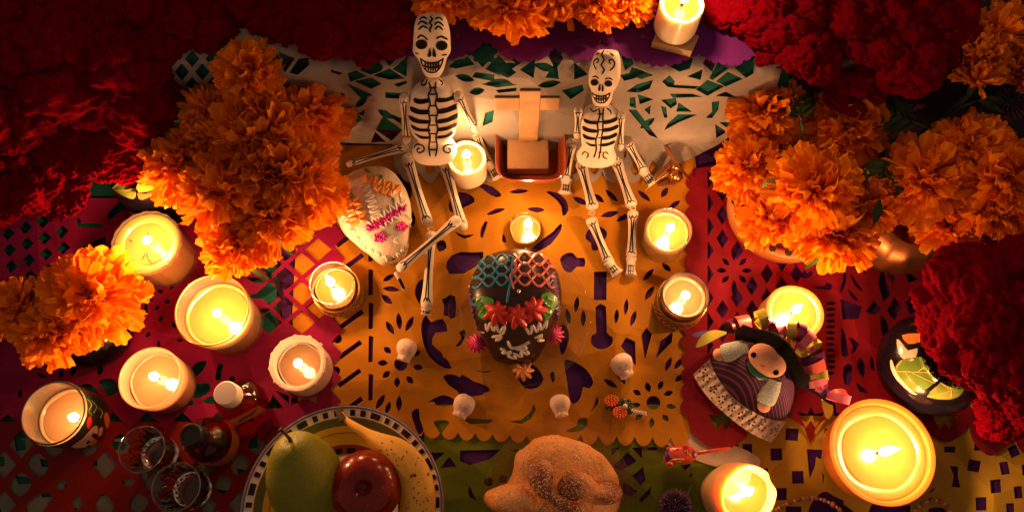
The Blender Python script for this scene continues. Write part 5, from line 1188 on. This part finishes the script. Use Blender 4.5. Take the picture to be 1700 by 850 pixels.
# apple
def applemat():
    m = pm('red apple skin', (.17,.005,.005), .2, .3, 60, .05, 300, spec=.45, col2=(.34,.045,.012), col2scale=30, thr=(.48, .78), speck=((.5, .2, .08), 1000, .68, .72)); return m
ac = P(603, 806, zf + .046); R = 61 * S(ac); root = thing('apple', 'shiny dark red apple in front of the banana on the fruit plate', 'apple', (ac.x, ac.y, zf + .006))
tl = Matrix.Rotation(math.radians(6), 3, 'X') @ Matrix.Rotation(math.radians(2), 3, 'Y')
prof = []
for i in range(25):
    q = pi * i / 24; rr = math.sin(q) ** .85; zz = math.cos(q) * .86
    prof.append((rr, zz))
mb = MB(); rows = []
for rr, zz in prof:
    row = []
    for k in range(48):
        a = 2 * pi * k / 48; x = rr * (1 + .03 * math.cos(5 * a) * (zz < 0)); z_ = zz
        z_ -= (.42 if zz > 0 else -.25) * math.exp(-(rr / .26) ** 2); row.append(tl @ Vector((x * math.cos(a) * R, x * math.sin(a) * R, z_ * R * (1 if zz > 0 else .9))) + Vector((0, 0, R * .9)))
    rows.append(row)
mb.grid(rows, close_v=True); mb.build('fruit', applemat(), root)
MB().tube([tl @ Vector((0, 0, R * .42)) + Vector((0, 0, R * .9)), tl @ Vector((R * .02, 0, R * .6)) + Vector((0, 0, R * .9)), tl @ Vector((R * .07, R * .03, R * .74)) + Vector((0, 0, R * .9))], [.0012, .001, .0016], 7).build('stalk', MATS['fruit stalk'], root)
# banana
m_ban = pm('banana peel', (.72,.40,.045), .55, .1, 30, .1, 160, col2=(.5, .22, .03), col2scale=16, thr=(.52, .8))
root = thing('banana', 'ripe speckled banana curving round the edge of the fruit plate', 'banana', P(680, 800, TZ))
path = [(566, 686, .040), (573, 695, .041), (590, 708, .042), (612, 722, .043), (632, 735, .044), (658, 752, .044), (680, 778, .043), (692, 810, .040), (694, 845, .036), (684, 885, .031), (664, 915, .029), (650, 928, .028)]
rad = [4.5, 4.5, 7, 10, 17, 26, 30, 30.5, 29, 25, 15, 5]
sp = spline([(*P(*q), q_) for q, q_ in zip(path, rad)], 4); mb = MB(); pts = [Vector(q[:3]) for q in sp]; rr = [q[3] * S(Vector(q[:3])) for q in sp]
rows = []
for i, p in enumerate(pts):
    t_ = (pts[min(i + 1, len(pts) - 1)] - pts[max(i - 1, 0)]).normalized(); u = Vector((0, 0, 1)); u = (u - t_ * u.dot(t_)).normalized(); w = t_.cross(u)
    rows.append([p + (u * math.cos(q + .3) + w * math.sin(q + .3)) * rr[i] * (1 + .045 * math.cos(5 * q)) for q in np.linspace(0, 2 * pi, 31)[:-1]])
mb.grid(rows, close_v=True); bo = mb.build('fruit', m_ban, root, world=True); b = mb.bvh()
m_spot = pm('banana speck', (.10, .035, .012), .7); rr_ = random.Random(5); ms = MB()
for k in range(60):
    i = rr_.uniform(.35, .95); x = np.interp(i, [.35, .5, .7, .85, .95], [640, 668, 690, 692, 690]) + rr_.gauss(0, 15); y = np.interp(i, [.35, .5, .7, .85, .95], [742, 765, 800, 830, 850]) + rr_.gauss(0, 9); q = rr_.uniform(.6, 1.5) if rr_.random() < .9 else 2.4
    try: ms.add([hit(b, *v, .0002) for v in circ(x, y, q, 6, q * 1.2)], [(0, 1, 2, 3, 4, 5)])
    except Exception: pass
o = ms.build('peel_specks', m_spot, bo, world=True, normals=False); o['kind'] = 'stuff'
MB().tube([P(*q) for q in ((571, 697, .041), (564, 686, .040), (562, 680, .039))], [.0036, .0030, .0034], 8).build('stalk', MATS['fruit stalk'], root, world=True)

# ------------------------------------------------------------------ sugared bread
m_bread = pm('baked crust', (.74,.30,.06), .5, .3, 30, 1, 260, col2=(.8,.36,.10), col2scale=22, thr=(.42, .6))
m_crust = pm('dark crust', (.26,.06,.014), .55, .3, 50, 1, 280, col2=(.66,.26,.06), col2scale=18)
m_grain = pm('sugar grain', (.82, .62, .42), .4, .1)
zb = TZ + .003
bc = P(926, 818, zb + .02); R = 97 * S(bc); root = thing('sugared_bread', 'round sweet bread with crossed bone shapes dusted in sugar, on a clear plate', 'bread', (bc.x, bc.y, zb))
def crumb(mb, amp=.0020, f=55):
    for i, v in enumerate(mb.v): p = Vector(v); mb.v[i] = tuple(p + noise.noise_vector(p * f) * amp + noise.noise_vector(p * f * 3.1) * amp * .35)
allmb = []
mb = MB(); mb.lathe([(0, 0), (R * .8, 0), (R * .95, .006), (R, .013), (R * .96, .022), (R * .85, .030), (R * .66, .036), (R * .42, .0385), (R * .2, .039), (0, .0395)], 72, (bc.x, bc.y, zb), lambda r_, z_, a: (r_ * (1 + .05 * math.sin(2 * a + .6) + .03 * math.sin(3 * a + 2) - .10 * math.exp(-((a - 2.75) / .25) ** 2)), z_)); crumb(mb, .0045, 26); crumb(mb); mb.build('loaf', m_bread, root, world=True); allmb.append(mb)
def knob(pts, rads, mat, name):
    mb = MB(); sp = spline([(*P(q[0], q[1], q[2] + .008), r_) for q, r_ in zip(pts, rads)], 5); ps = [Vector(q[:3]) for q in sp]; mb.tube(ps, [max(.002, q[3] * S(Vector(q[:3]))) for q in sp], 22, flat=.9); crumb(mb, .0015, 70); mb.build(name, mat, root, world=True); allmb.append(mb)
K7 = lambda x, y: (780 + x / 3.696, 630 + y / 3.696)
knob([(*K7(395, 510), .052), (*K7(430, 570), .060), (*K7(460, 660), .064), (*K7(540, 740), .064), (*K7(640, 800), .058), (*K7(680, 850), .05)], [12, 23, 17, 10, 17, 12], m_crust, 'bone_shape')
knob([(*K7(900, 690), .030), (*K7(850, 690), .040), (*K7(780, 680), .052), (*K7(690, 650), .060), (*K7(610, 660), .060), (*K7(560, 720), .058)], [14, 19, 10, 22, 20, 8], m_crust, 'bone_shape')
knob([(*K7(120, 730), .022), (*K7(180, 730), .032), (*K7(260, 730), .042), (*K7(340, 730), .05), (*K7(430, 800), .054)], [13, 21, 22, 15, 8], m_bread, 'bone_shape')
mb = MB(); g = random.Random(2); BV = [m_.bvh() for m_ in allmb]
for k in range(3200):
    a, q = g.uniform(0, 6.28), math.sqrt(g.random()); x, y = 925 + 106 * q * math.cos(a), 814 + 96 * q * math.sin(a)
    d = ray(x, y).normalized(); best = None
    for bb in BV:
        l_, n_, i_, ds = bb.ray_cast(CAM, d)
        if l_ is not None and (best is None or ds < best[1]): best = (l_, ds)
    if best: e = g.uniform(.00016, .00042); mb.box(best[0], (e, e, e), Matrix.Rotation(g.uniform(0, 3), 3, (g.random(), g.random(), 1)))
o = mb.build('sugar_grains', m_grain, root, world=True, smooth=False, normals=False); o['kind'] = 'stuff'

# ------------------------------------------------------------------ liquor bottles and shot glasses
g_amb = glass('amber bottle glass', (.86, .55, .28), .03, 1.1); m_liq = glass('amber liquor', (.72, .33, .10), .03, .4)
m_capw = pm('white plastic cap', (.72, .60, .52), .45, .05); m_capk = pm('black plastic cap', (.012, .012, .013), .35, .1); m_labo = pm('orange paper label', (.55, .2, .05), .6, .15, 60); m_inkr = pm('dark red print', (.2, .02, .015), .6)
def axis_frame(px, py, h):
    top = P(px, py, TZ + h); return Vector((top.x, top.y, TZ))
h = .062; c = axis_frame(374, 652, h); s = S(Vector((c.x, c.y, TZ + h)))
root = thing('mini_bottle', 'mini liquor bottle with white cap and orange label beside the clay votive', 'bottle', c)
rz = Matrix.Rotation(math.radians(28), 3, 'Z'); hx, hy = .0185, .0135
def sq(z, fx, pw=5): return (c + Vector((0, 0, z)), rz @ Vector((hx * fx, 0, 0)), rz @ Vector((0, hy * fx, 0)))
mb = MB(); mb.loft([sq(.0, .9), sq(.001, 1), sq(.033, 1), sq(.038, .92), sq(.042, .62), sq(.045, .5), sq(.052, .46)], 40, 4.5); mb.build('glass', g_amb, root, world=True)
mb = MB(); mb.loft([sq(.001, .3), sq(.0012, .93), sq(.031, .93), sq(.0335, .9), sq(.0336, .2)], 40, 4.5); mb.build('liquor', m_liq, root, world=True)
MB().lathe([(0, .046), (.0098, .046), (.0102, .047), (.0102, .0605), (.0094, .062), (0, .0622)], 40, c, lambda r_, z_, a: (r_ * (1 + .012 * math.cos(30 * a) * (z_ < .06)), z_)).build('cap', m_capw, root, world=True)
lab = MB(); e = rz @ Vector((1, 0, 0)); n_ = rz @ Vector((0, -1, 0)); o_ = c + n_ * (hy + .0005)
lab.add([o_ - e * .0145 + Vector((0, 0, .005)), o_ + e * .0145 + Vector((0, 0, .005)), o_ + e * .0145 + Vector((0, 0, .030)), o_ - e * .0145 + Vector((0, 0, .030))], [(0, 1, 2, 3)]); lb = lab.build('label', m_labo, root, world=True, smooth=False)
o_ = o_ + n_ * .0004; MB().add([o_ + e * x_ + Vector((0, 0, z_)) for x_, z_ in ((-.010, .012), (-.004, .016), (.003, .015), (.009, .021), (.010, .024), (.003, .020), (-.003, .021), (-.009, .018))], [tuple(range(8))]).build('label_print', m_inkr, lb, world=True, smooth=False)
h = .070; c = axis_frame(316, 721, h); root = thing('mini_bottle', 'round mini liquor bottle with black cap beside the shot glasses', 'bottle', c)
MB().lathe([(0, .0), (.0185, 0), (.0195, .0015), (.0195, .032), (.0185, .037), (.0145, .043), (.0095, .048), (.0078, .052), (.0078, .058)], 48, c).build('glass', g_amb, root, world=True)
MB().lathe([(0, .0012), (.0182, .0012), (.0182, .030), (.017, .036), (.0125, .042), (0, .0421)], 48, c).build('liquor', m_liq, root, world=True)
MB().lathe([(.008, .053), (.0088, .053), (.0092, .054), (.0092, .069), (.0085, .0702), (.0066, .0704), (.0062, .0692), (0, .069)], 40, c, lambda r_, z_, a: (r_ * (1 + .012 * math.cos(34 * a) * (.054 < z_ < .069)), z_)).build('cap', m_capk, root, world=True)
MB().lathe([(.0198, .008), (.0198, .028)], 48, c).build('label', pm('rust paper label', (.3, .07, .02), .6, .3, 80), root, world=True)
g_shot = pm('cut shot glass', (.97, .96, .95), .03, 0); g_shot.node_tree.nodes['Principled BSDF'].inputs['Transmission Weight'].default_value = 1.0; g_shot.node_tree.nodes['Principled BSDF'].inputs['IOR'].default_value = 1.45
def shot(label, px, py, rp):
    h = .046; c = axis_frame(px, py, h); R = rp * S(Vector((c.x, c.y, TZ + h))); t = thing('shot_glass', label, 'shot glass', c, group='empty cut shot glasses')
    fac = lambda r_, z_, a: (r_ * (1 + .03 * (abs(math.sin(8 * a + z_ * 220)) - .5) * (.006 < z_ < .034) * (r_ > R * .66)), z_)
    MB().lathe([(0, .0), (R * .70, 0), (R * .74, .002), (R * .78, .010), (R * .86, .024), (R * .93, .034), (R * .985, .044), (R, .046), (R * .96, .0462), (R * .93, .042), (R * .84, .032), (R * .72, .016), (R * .62, .011), (R * .3, .009), (0, .009)], 96, c, fac).build('glass', g_shot, t, world=True)
    MB().tube([(c.x + R * .98 * math.cos(a), c.y + R * .98 * math.sin(a), TZ + h) for a in np.linspace(0, 2 * pi, 65)], .0007, 6, caps=False).build('rim', g_shot, t, world=True)
    mb = MB()
    for k in range(14):
        for sgn in (-1, 1):
            a0 = 2 * pi * k / 14; mb.tube([(c.x + R * (.80 + .11 * q) * math.cos(a0 + sgn * q * .42), c.y + R * (.80 + .11 * q) * math.sin(a0 + sgn * q * .42), TZ + .010 + .022 * q) for q in np.linspace(0, 1, 6)], .0005, 5)
    mb.build('cut_pattern', g_shot, t, world=True)
shot('empty cut shot glass standing next to the black capped bottle', 235, 745, 38)
shot('empty cut shot glass nearest the fruit plate', 292, 808, 40)

# ------------------------------------------------------------------ pots under the flowers
def pot(name, label, px, py, z, prof, mat, cat='vase'):
    c = P(px, py, z); c.z = TZ; t = thing(name, label, cat, c); mb = MB(); mb.lathe(prof, 64, c); mb.build('body', mat, t, world=True); return t, c, mb
m_tal = pm('dark blue glaze', (.005, .0035, .008), .18, .2, 40, coat=.0, spec=.3)
m_leafg = pm('painted leaf green', (.10,.18,.02), .25, .3, 50, coat=.2, col2=(.34,.33,.05), col2scale=40, thr=(.5, .7)); m_vein = pm('painted vein ochre', (.55, .38, .08), .2, coat=.5); m_lily = pm('painted lily white', (.72, .55, .42), .2, coat=.5); m_org2 = pm('painted orange', (.6, .2, .04), .2, coat=.5)
t, c, mb = pot('painted_vase', 'round vase painted with lilies and veined leaves, under the big cockscomb', 1562, 598, TZ + .04, [(0, 0), (.036, 0), (.041, .004), (.0445, .014), (.0455, .026), (.043, .038), (.038, .048), (.031, .055), (.026, .058), (.028, .064), (.030, .066), (.027, .066), (.023, .058), (.02, .05)], m_tal)
b = mb.bvh(); V2 = lambda pts: [(1430 + x / 3.54, 500 + y / 3.54) for x, y in pts]
lf1 = decal(b, rounded(V2([(200, 400), (225, 350), (300, 330), (380, 330), (430, 350), (480, 425), (440, 470), (340, 535), (270, 500), (230, 450)]), 2), 'painted_leaf', m_leafg, t, .0004, 4)
lf2 = decal(b, rounded(V2([(385, 560), (450, 490), (530, 430), (600, 470), (590, 540), (520, 575)]), 2), 'painted_leaf', m_leafg, t, .0004, 4)
stroke(b, [V2(p) for p in ([(205, 410), (330, 415), (485, 420)], [(330, 415), (420, 350)], [(300, 420), (430, 480)], [(260, 415), (330, 500)], [(205, 390), (240, 345)])], 'painted_veins', m_vein, lf1, .0006, .0002)
stroke(b, [V2(p) for p in ([(400, 560), (530, 520), (590, 465)], [(530, 520), (525, 565)], [(530, 520), (545, 430)], [(530, 520), (470, 480)])], 'painted_veins', m_vein, lf2, .0006, .0002)
decal(b, rounded(V2([(210, 225), (235, 240), (275, 290), (330, 275), (320, 330), (290, 352), (240, 335), (215, 280)]), 2), 'painted_lily', m_lily, t, .0004, 4); decal(b, rounded(V2([(240, 200), (330, 190), (365, 200), (345, 240), (275, 250)]), 2), 'painted_flower', m_org2, t, .0004, 4)
decal(b, rounded(V2([(172, 350), (185, 350), (215, 430), (300, 525), (330, 545), (290, 535), (210, 460), (178, 400)]), 2), 'painted_band', m_lily, t, .0006, 4)
t, c, mb = pot('painted_pot', 'dark pot painted with leaf and corn, half hidden under the marigold bunch', 262, 290, TZ + .03, [(0, 0), (.040, 0), (.043, .002), (.043, .005), (.036, .008), (.036, .012), (.043, .024), (.042, .038), (.034, .05), (.03, .054), (.026, .05)], m_tal)
b = mb.bvh(); V3 = lambda pts: [(180 + x / 9.447, 270 + y / 9.447) for x, y in pts]
lf = decal(b, rounded(V3([(60, 400), (150, 300), (330, 210), (430, 260), (430, 540), (330, 560), (160, 480)]), 2), 'painted_leaf', m_leafg, t, .0004, 3); stroke(b, [V3([(70, 405), (200, 300), (340, 230)]), V3([(110, 430), (280, 435), (430, 420)])], 'painted_veins', m_vein, lf, .0008, .0002)
decal(b, rounded(V3([(460, 380), (560, 360), (680, 380), (720, 480), (600, 560), (480, 570)]), 2), 'painted_corn', m_org2, t, .0004, 3)
MB().lathe([(.0432, .0022), (.0442, .0035), (.0432, .005)], 64, c).build('foot_rim', m_clay, t, world=True)
t, c, mb = pot('dark_pot', 'small dark glossy pot under the marigolds near the table edge', 150, 545, TZ + .02, [(0, 0), (.028, 0), (.034, .006), (.036, .018), (.033, .03), (.028, .036), (.026, .03), (.028, .02), (0, .006)], m_tal); 
t, c, mb = pot('clay_dish', 'round clay dish with dotted rim under a bunch of marigolds', 1312, 334, TZ + .03, [(0, 0), (.05, 0), (.054, .004), (.056, .016), (.057, .027), (.055, .0285), (.050, .028), (.046, .024), (.045, .012), (0, .008)], pm('orange terracotta', (.45, .13, .03), .5, .2, 40, .1, 100))
mk = pm('dark dot glaze', (.03, .02, .015), .3)
for k in range(22):
    a = 2 * pi * k / 22; MB().ball((c.x + .0525 * math.cos(a), c.y + .0525 * math.sin(a), c.z + .0284), (.0034, .0034, .0008), 12, 6).build('rim_dot', mk, t, world=True)
m_cop = pm('dull copper', (.32, .12, .04), .38, .35, 40, .1, 90, metal=.85)
c = P(1500, 378, TZ + .03); c.z = TZ; t = thing('copper_pot', 'dull copper pot with swirling ribs under the far marigolds', 'pot', c)
MB().lathe([(0, 0), (.03, 0), (.038, .006), (.042, .02), (.040, .036), (.032, .048), (.026, .052), (.024, .046), (0, .04)], 96, c, lambda r_, z_, a: (r_ * (1 + .05 * abs(math.sin(7 * a + z_ * 40)) * (r_ > .027)), z_)).build('body', m_cop, t, world=True)

# ------------------------------------------------------------------ copper figure, figurines, beads
m_cop2 = pm('polished copper', (.62, .26, .09), .22, .15, 60, metal=.95)
CF = lambda x, y, z: P(1060 + x / 7.083, 220 + y / 7.083, z)
root = thing('copper_figure', 'tiny copper figure with round head and long thin rod beside the smaller skeleton hand', 'figurine', P(1122, 300, TZ)); s = S(P(1122, 290, .02))
a_, b_ = CF(430, 560, TZ + .004), CF(440, 440, .022); mb = MB(); mb.tube([a_, a_.lerp(b_, .35), a_.lerp(b_, .7), b_], [10 * s, 13 * s, 11 * s, 6 * s], 18); mb.build('body', m_cop2, root, world=True)
MB().ball(CF(445, 400, .027), 9 * s, 20, 14).build('head', m_cop2, root, world=True)
MB().tube([CF(*q) for q in ((335, 180, .018), (385, 280, .028), (450, 390, .036), (530, 470, .034), (590, 545, .026), (615, 600, .018))], [5 * s, 3.4 * s, 3 * s, 3 * s, 3.4 * s, 2.4 * s], 10, flat=.45).build('wing', m_cop2, root, world=True)
MB().tube([CF(350, 475, .026), CF(200, 575, .022), CF(80, 680, .016)], [1.6 * s, 1.4 * s, 1.0 * s], 8).build('rod', m_cop2, root, world=True)
MB().tube([CF(380, 360, .020), CF(280, 450, .016), CF(180, 560, .012)], [4 * s, 5 * s, 2.5 * s], 10, flat=.4).build('arm', m_cop2, root, world=True)
MB().tube([CF(430, 590, .009), CF(330, 600, .009), CF(230, 630, .009)], [7 * s, 6 * s, 3 * s], 10, flat=.5).build('leg', m_cop2, root, world=True)
# beaded ornament
root = thing('beaded_ornament', 'tiny green beaded ornament with orange flowers and braided loop, on the amber paper', 'ornament', P(1037, 676, TZ))
E8 = lambda x, y: (990 + x / 5.667, 640 + y / 5.667)
bg_, bo_, bw_ = pm('green bead', (.015, .09, .04), .25, .4, 300, coat=.4), pm('orange bead', (.75, .13, .02), .35), pm('white bead', (.7, .65, .6), .3)
r = random.Random(3); mb = MB()
for k in range(90): x, y = r.uniform(95, 340), r.uniform(115, 245); mb.ball(P(*E8(x, y + (x - 200) * .12), TZ + .002 + r.uniform(0, .005)), .0016, 8, 6)
mb.build('bead_body', bg_, root, world=True)
for cx, cy, n_ in ((140, 142, 2), (218, 252, 2)):
    mb = MB(); q = P(*E8(cx, cy), TZ + .007)
    for rg, n_ in ((.0055, 12), (.0032, 8), (0, 1)):
        for k in range(n_): mb.ball(q + Vector((rg * math.cos(6.283 * k / n_), rg * math.sin(6.283 * k / n_) * .8, .001)), .0014, 8, 6)
    mb.build('bead_flower', bo_, root, world=True)
mb = MB()
for ph in (0, pi): mb.tube([P(*E8(330 + 140 * q, 235 + 30 * q), TZ + .003) + Vector((0, .0012 * math.sin(18 * q + ph), .0008 * math.cos(18 * q + ph))) for q in np.linspace(0, 1, 30)], .0008, 6)
mb.build('braided_loop', bw_, root, world=True); MB().ball(P(*E8(272, 190), TZ + .009), .0022, 10, 8).build('white_bead', bw_, root, world=True)
# red animal figurine
m_rp = pm('red lacquer', (.72, .07, .04), .3, .1, 60, coat=.4); m_pp = pm('indigo paint', (.05, .03, .2), .35); m_yp = pm('lime paint', (.6, .55, .08), .35)
root = thing('animal_figurine', 'small red painted animal figurine with long tail beside the melted candle', 'figurine', P(1130, 755, TZ)); zz = TZ + .008
mb = MB(); sp = spline([(*P(*E8(640, 650), zz), 8), (*P(*E8(665, 655), zz), 13), (*P(*E8(740, 650), zz), 14.5), (*P(*E8(840, 645), zz), 14), (*P(*E8(910, 640), zz), 11), (*P(*E8(945, 632), zz), 4)], 4); mb.tube([q[:3] for q in sp], [q[3] * S(Vector(q[:3])) for q in sp], 22, flat=.75); bo = mb.build('body', m_rp, root, world=True); b = mb.bvh()
for q in ([(640, 590), (690, 600), (670, 630), (700, 680), (730, 700), (690, 715), (655, 700), (640, 650)],): decal(b, rounded([E8(*v) for v in q], 2), 'painted_face', m_pp, bo, .0004, 3)
for q in ([(905, 610), (930, 625), (935, 660), (915, 680), (905, 650)],): decal(b, rounded([E8(*v) for v in q], 2), 'painted_patch', m_pp, bo, .0004, 3)
stroke(b, [[E8(690, 700), E8(760, 690), E8(830, 690)], [E8(830, 620), E8(845, 600), E8(860, 640)], [E8(870, 640), E8(890, 665)], [E8(740, 720), E8(800, 712)]], 'painted_lines', m_yp, bo, .0006, .0002); stroke(b, [[E8(745, 605), E8(765, 595), E8(775, 605)], [E8(755, 660), E8(772, 660)]], 'painted_eyes', m_pp, bo, .0006, .0002)
for q in ((845, 570), (690, 735)): MB().ball(P(*E8(*q), zz + .004), (.0032, .0024, .0046), 12, 8).build('ear', m_rp, root, world=True)
MB().tube([P(*E8(*q), z_) for q, z_ in (((935, 635), zz), ((1040, 618), zz + .002), ((1150, 602), zz + .003), ((1260, 586), zz + .002))], [.0018, .0017, .0016, .0012], 8).build('tail', m_rp, root, world=True)
# bead strings
m_bd = [pm('wooden bead', (.30, .10, .04), .4, .2, 80, coat=.2, objvar=.2), pm('pale seed bead', (.6, .38, .26), .5)]
def beads(label, pts, n, big=4.6):
    root = thing('bead_string', label, 'beads', P(*pts[0], TZ)); sp = spline(pts, 10); L = sum(math.dist(a, b) for a, b in zip(sp[:-1], sp[1:])); k = 0; s_ = 0; r = random.Random(n)
    cum = [0]
    for a, b in zip(sp[:-1], sp[1:]): cum.append(cum[-1] + math.dist(a, b))
    at = lambda d: tuple(np.interp(d, cum, [q[i] for q in sp]) for i in (0, 1))
    d = 0; wire = MB().tube([P(*at(x), TZ + .003) for x in np.linspace(0, L, 40)], .0006, 5); wire.build('string', m_string, root, world=True)
    while d < L - 2:
        bigb = k % 2 == 0; rr = big * r.uniform(.85, 1.15) if bigb else 2.6; d += rr; p = P(*at(d), TZ + .0035); rr *= S(p); MB().ball(p, (rr, rr, rr * .95), 14, 10).build('bead', m_bd[0 if bigb else 1], root, world=True); d += (big if bigb else 2.6) * 1.05; k += 1
beads('string of brown wooden beads lying below the melted candle', [(1282, 848), (1305, 836), (1328, 828), (1350, 826), (1368, 830), (1384, 838), (1396, 848), (1402, 862)], 3)
beads('string of brown wooden beads just below the orange bowl candle', [(1518, 850), (1528, 838), (1545, 830), (1562, 832), (1574, 842), (1580, 858)], 4, 5.2)
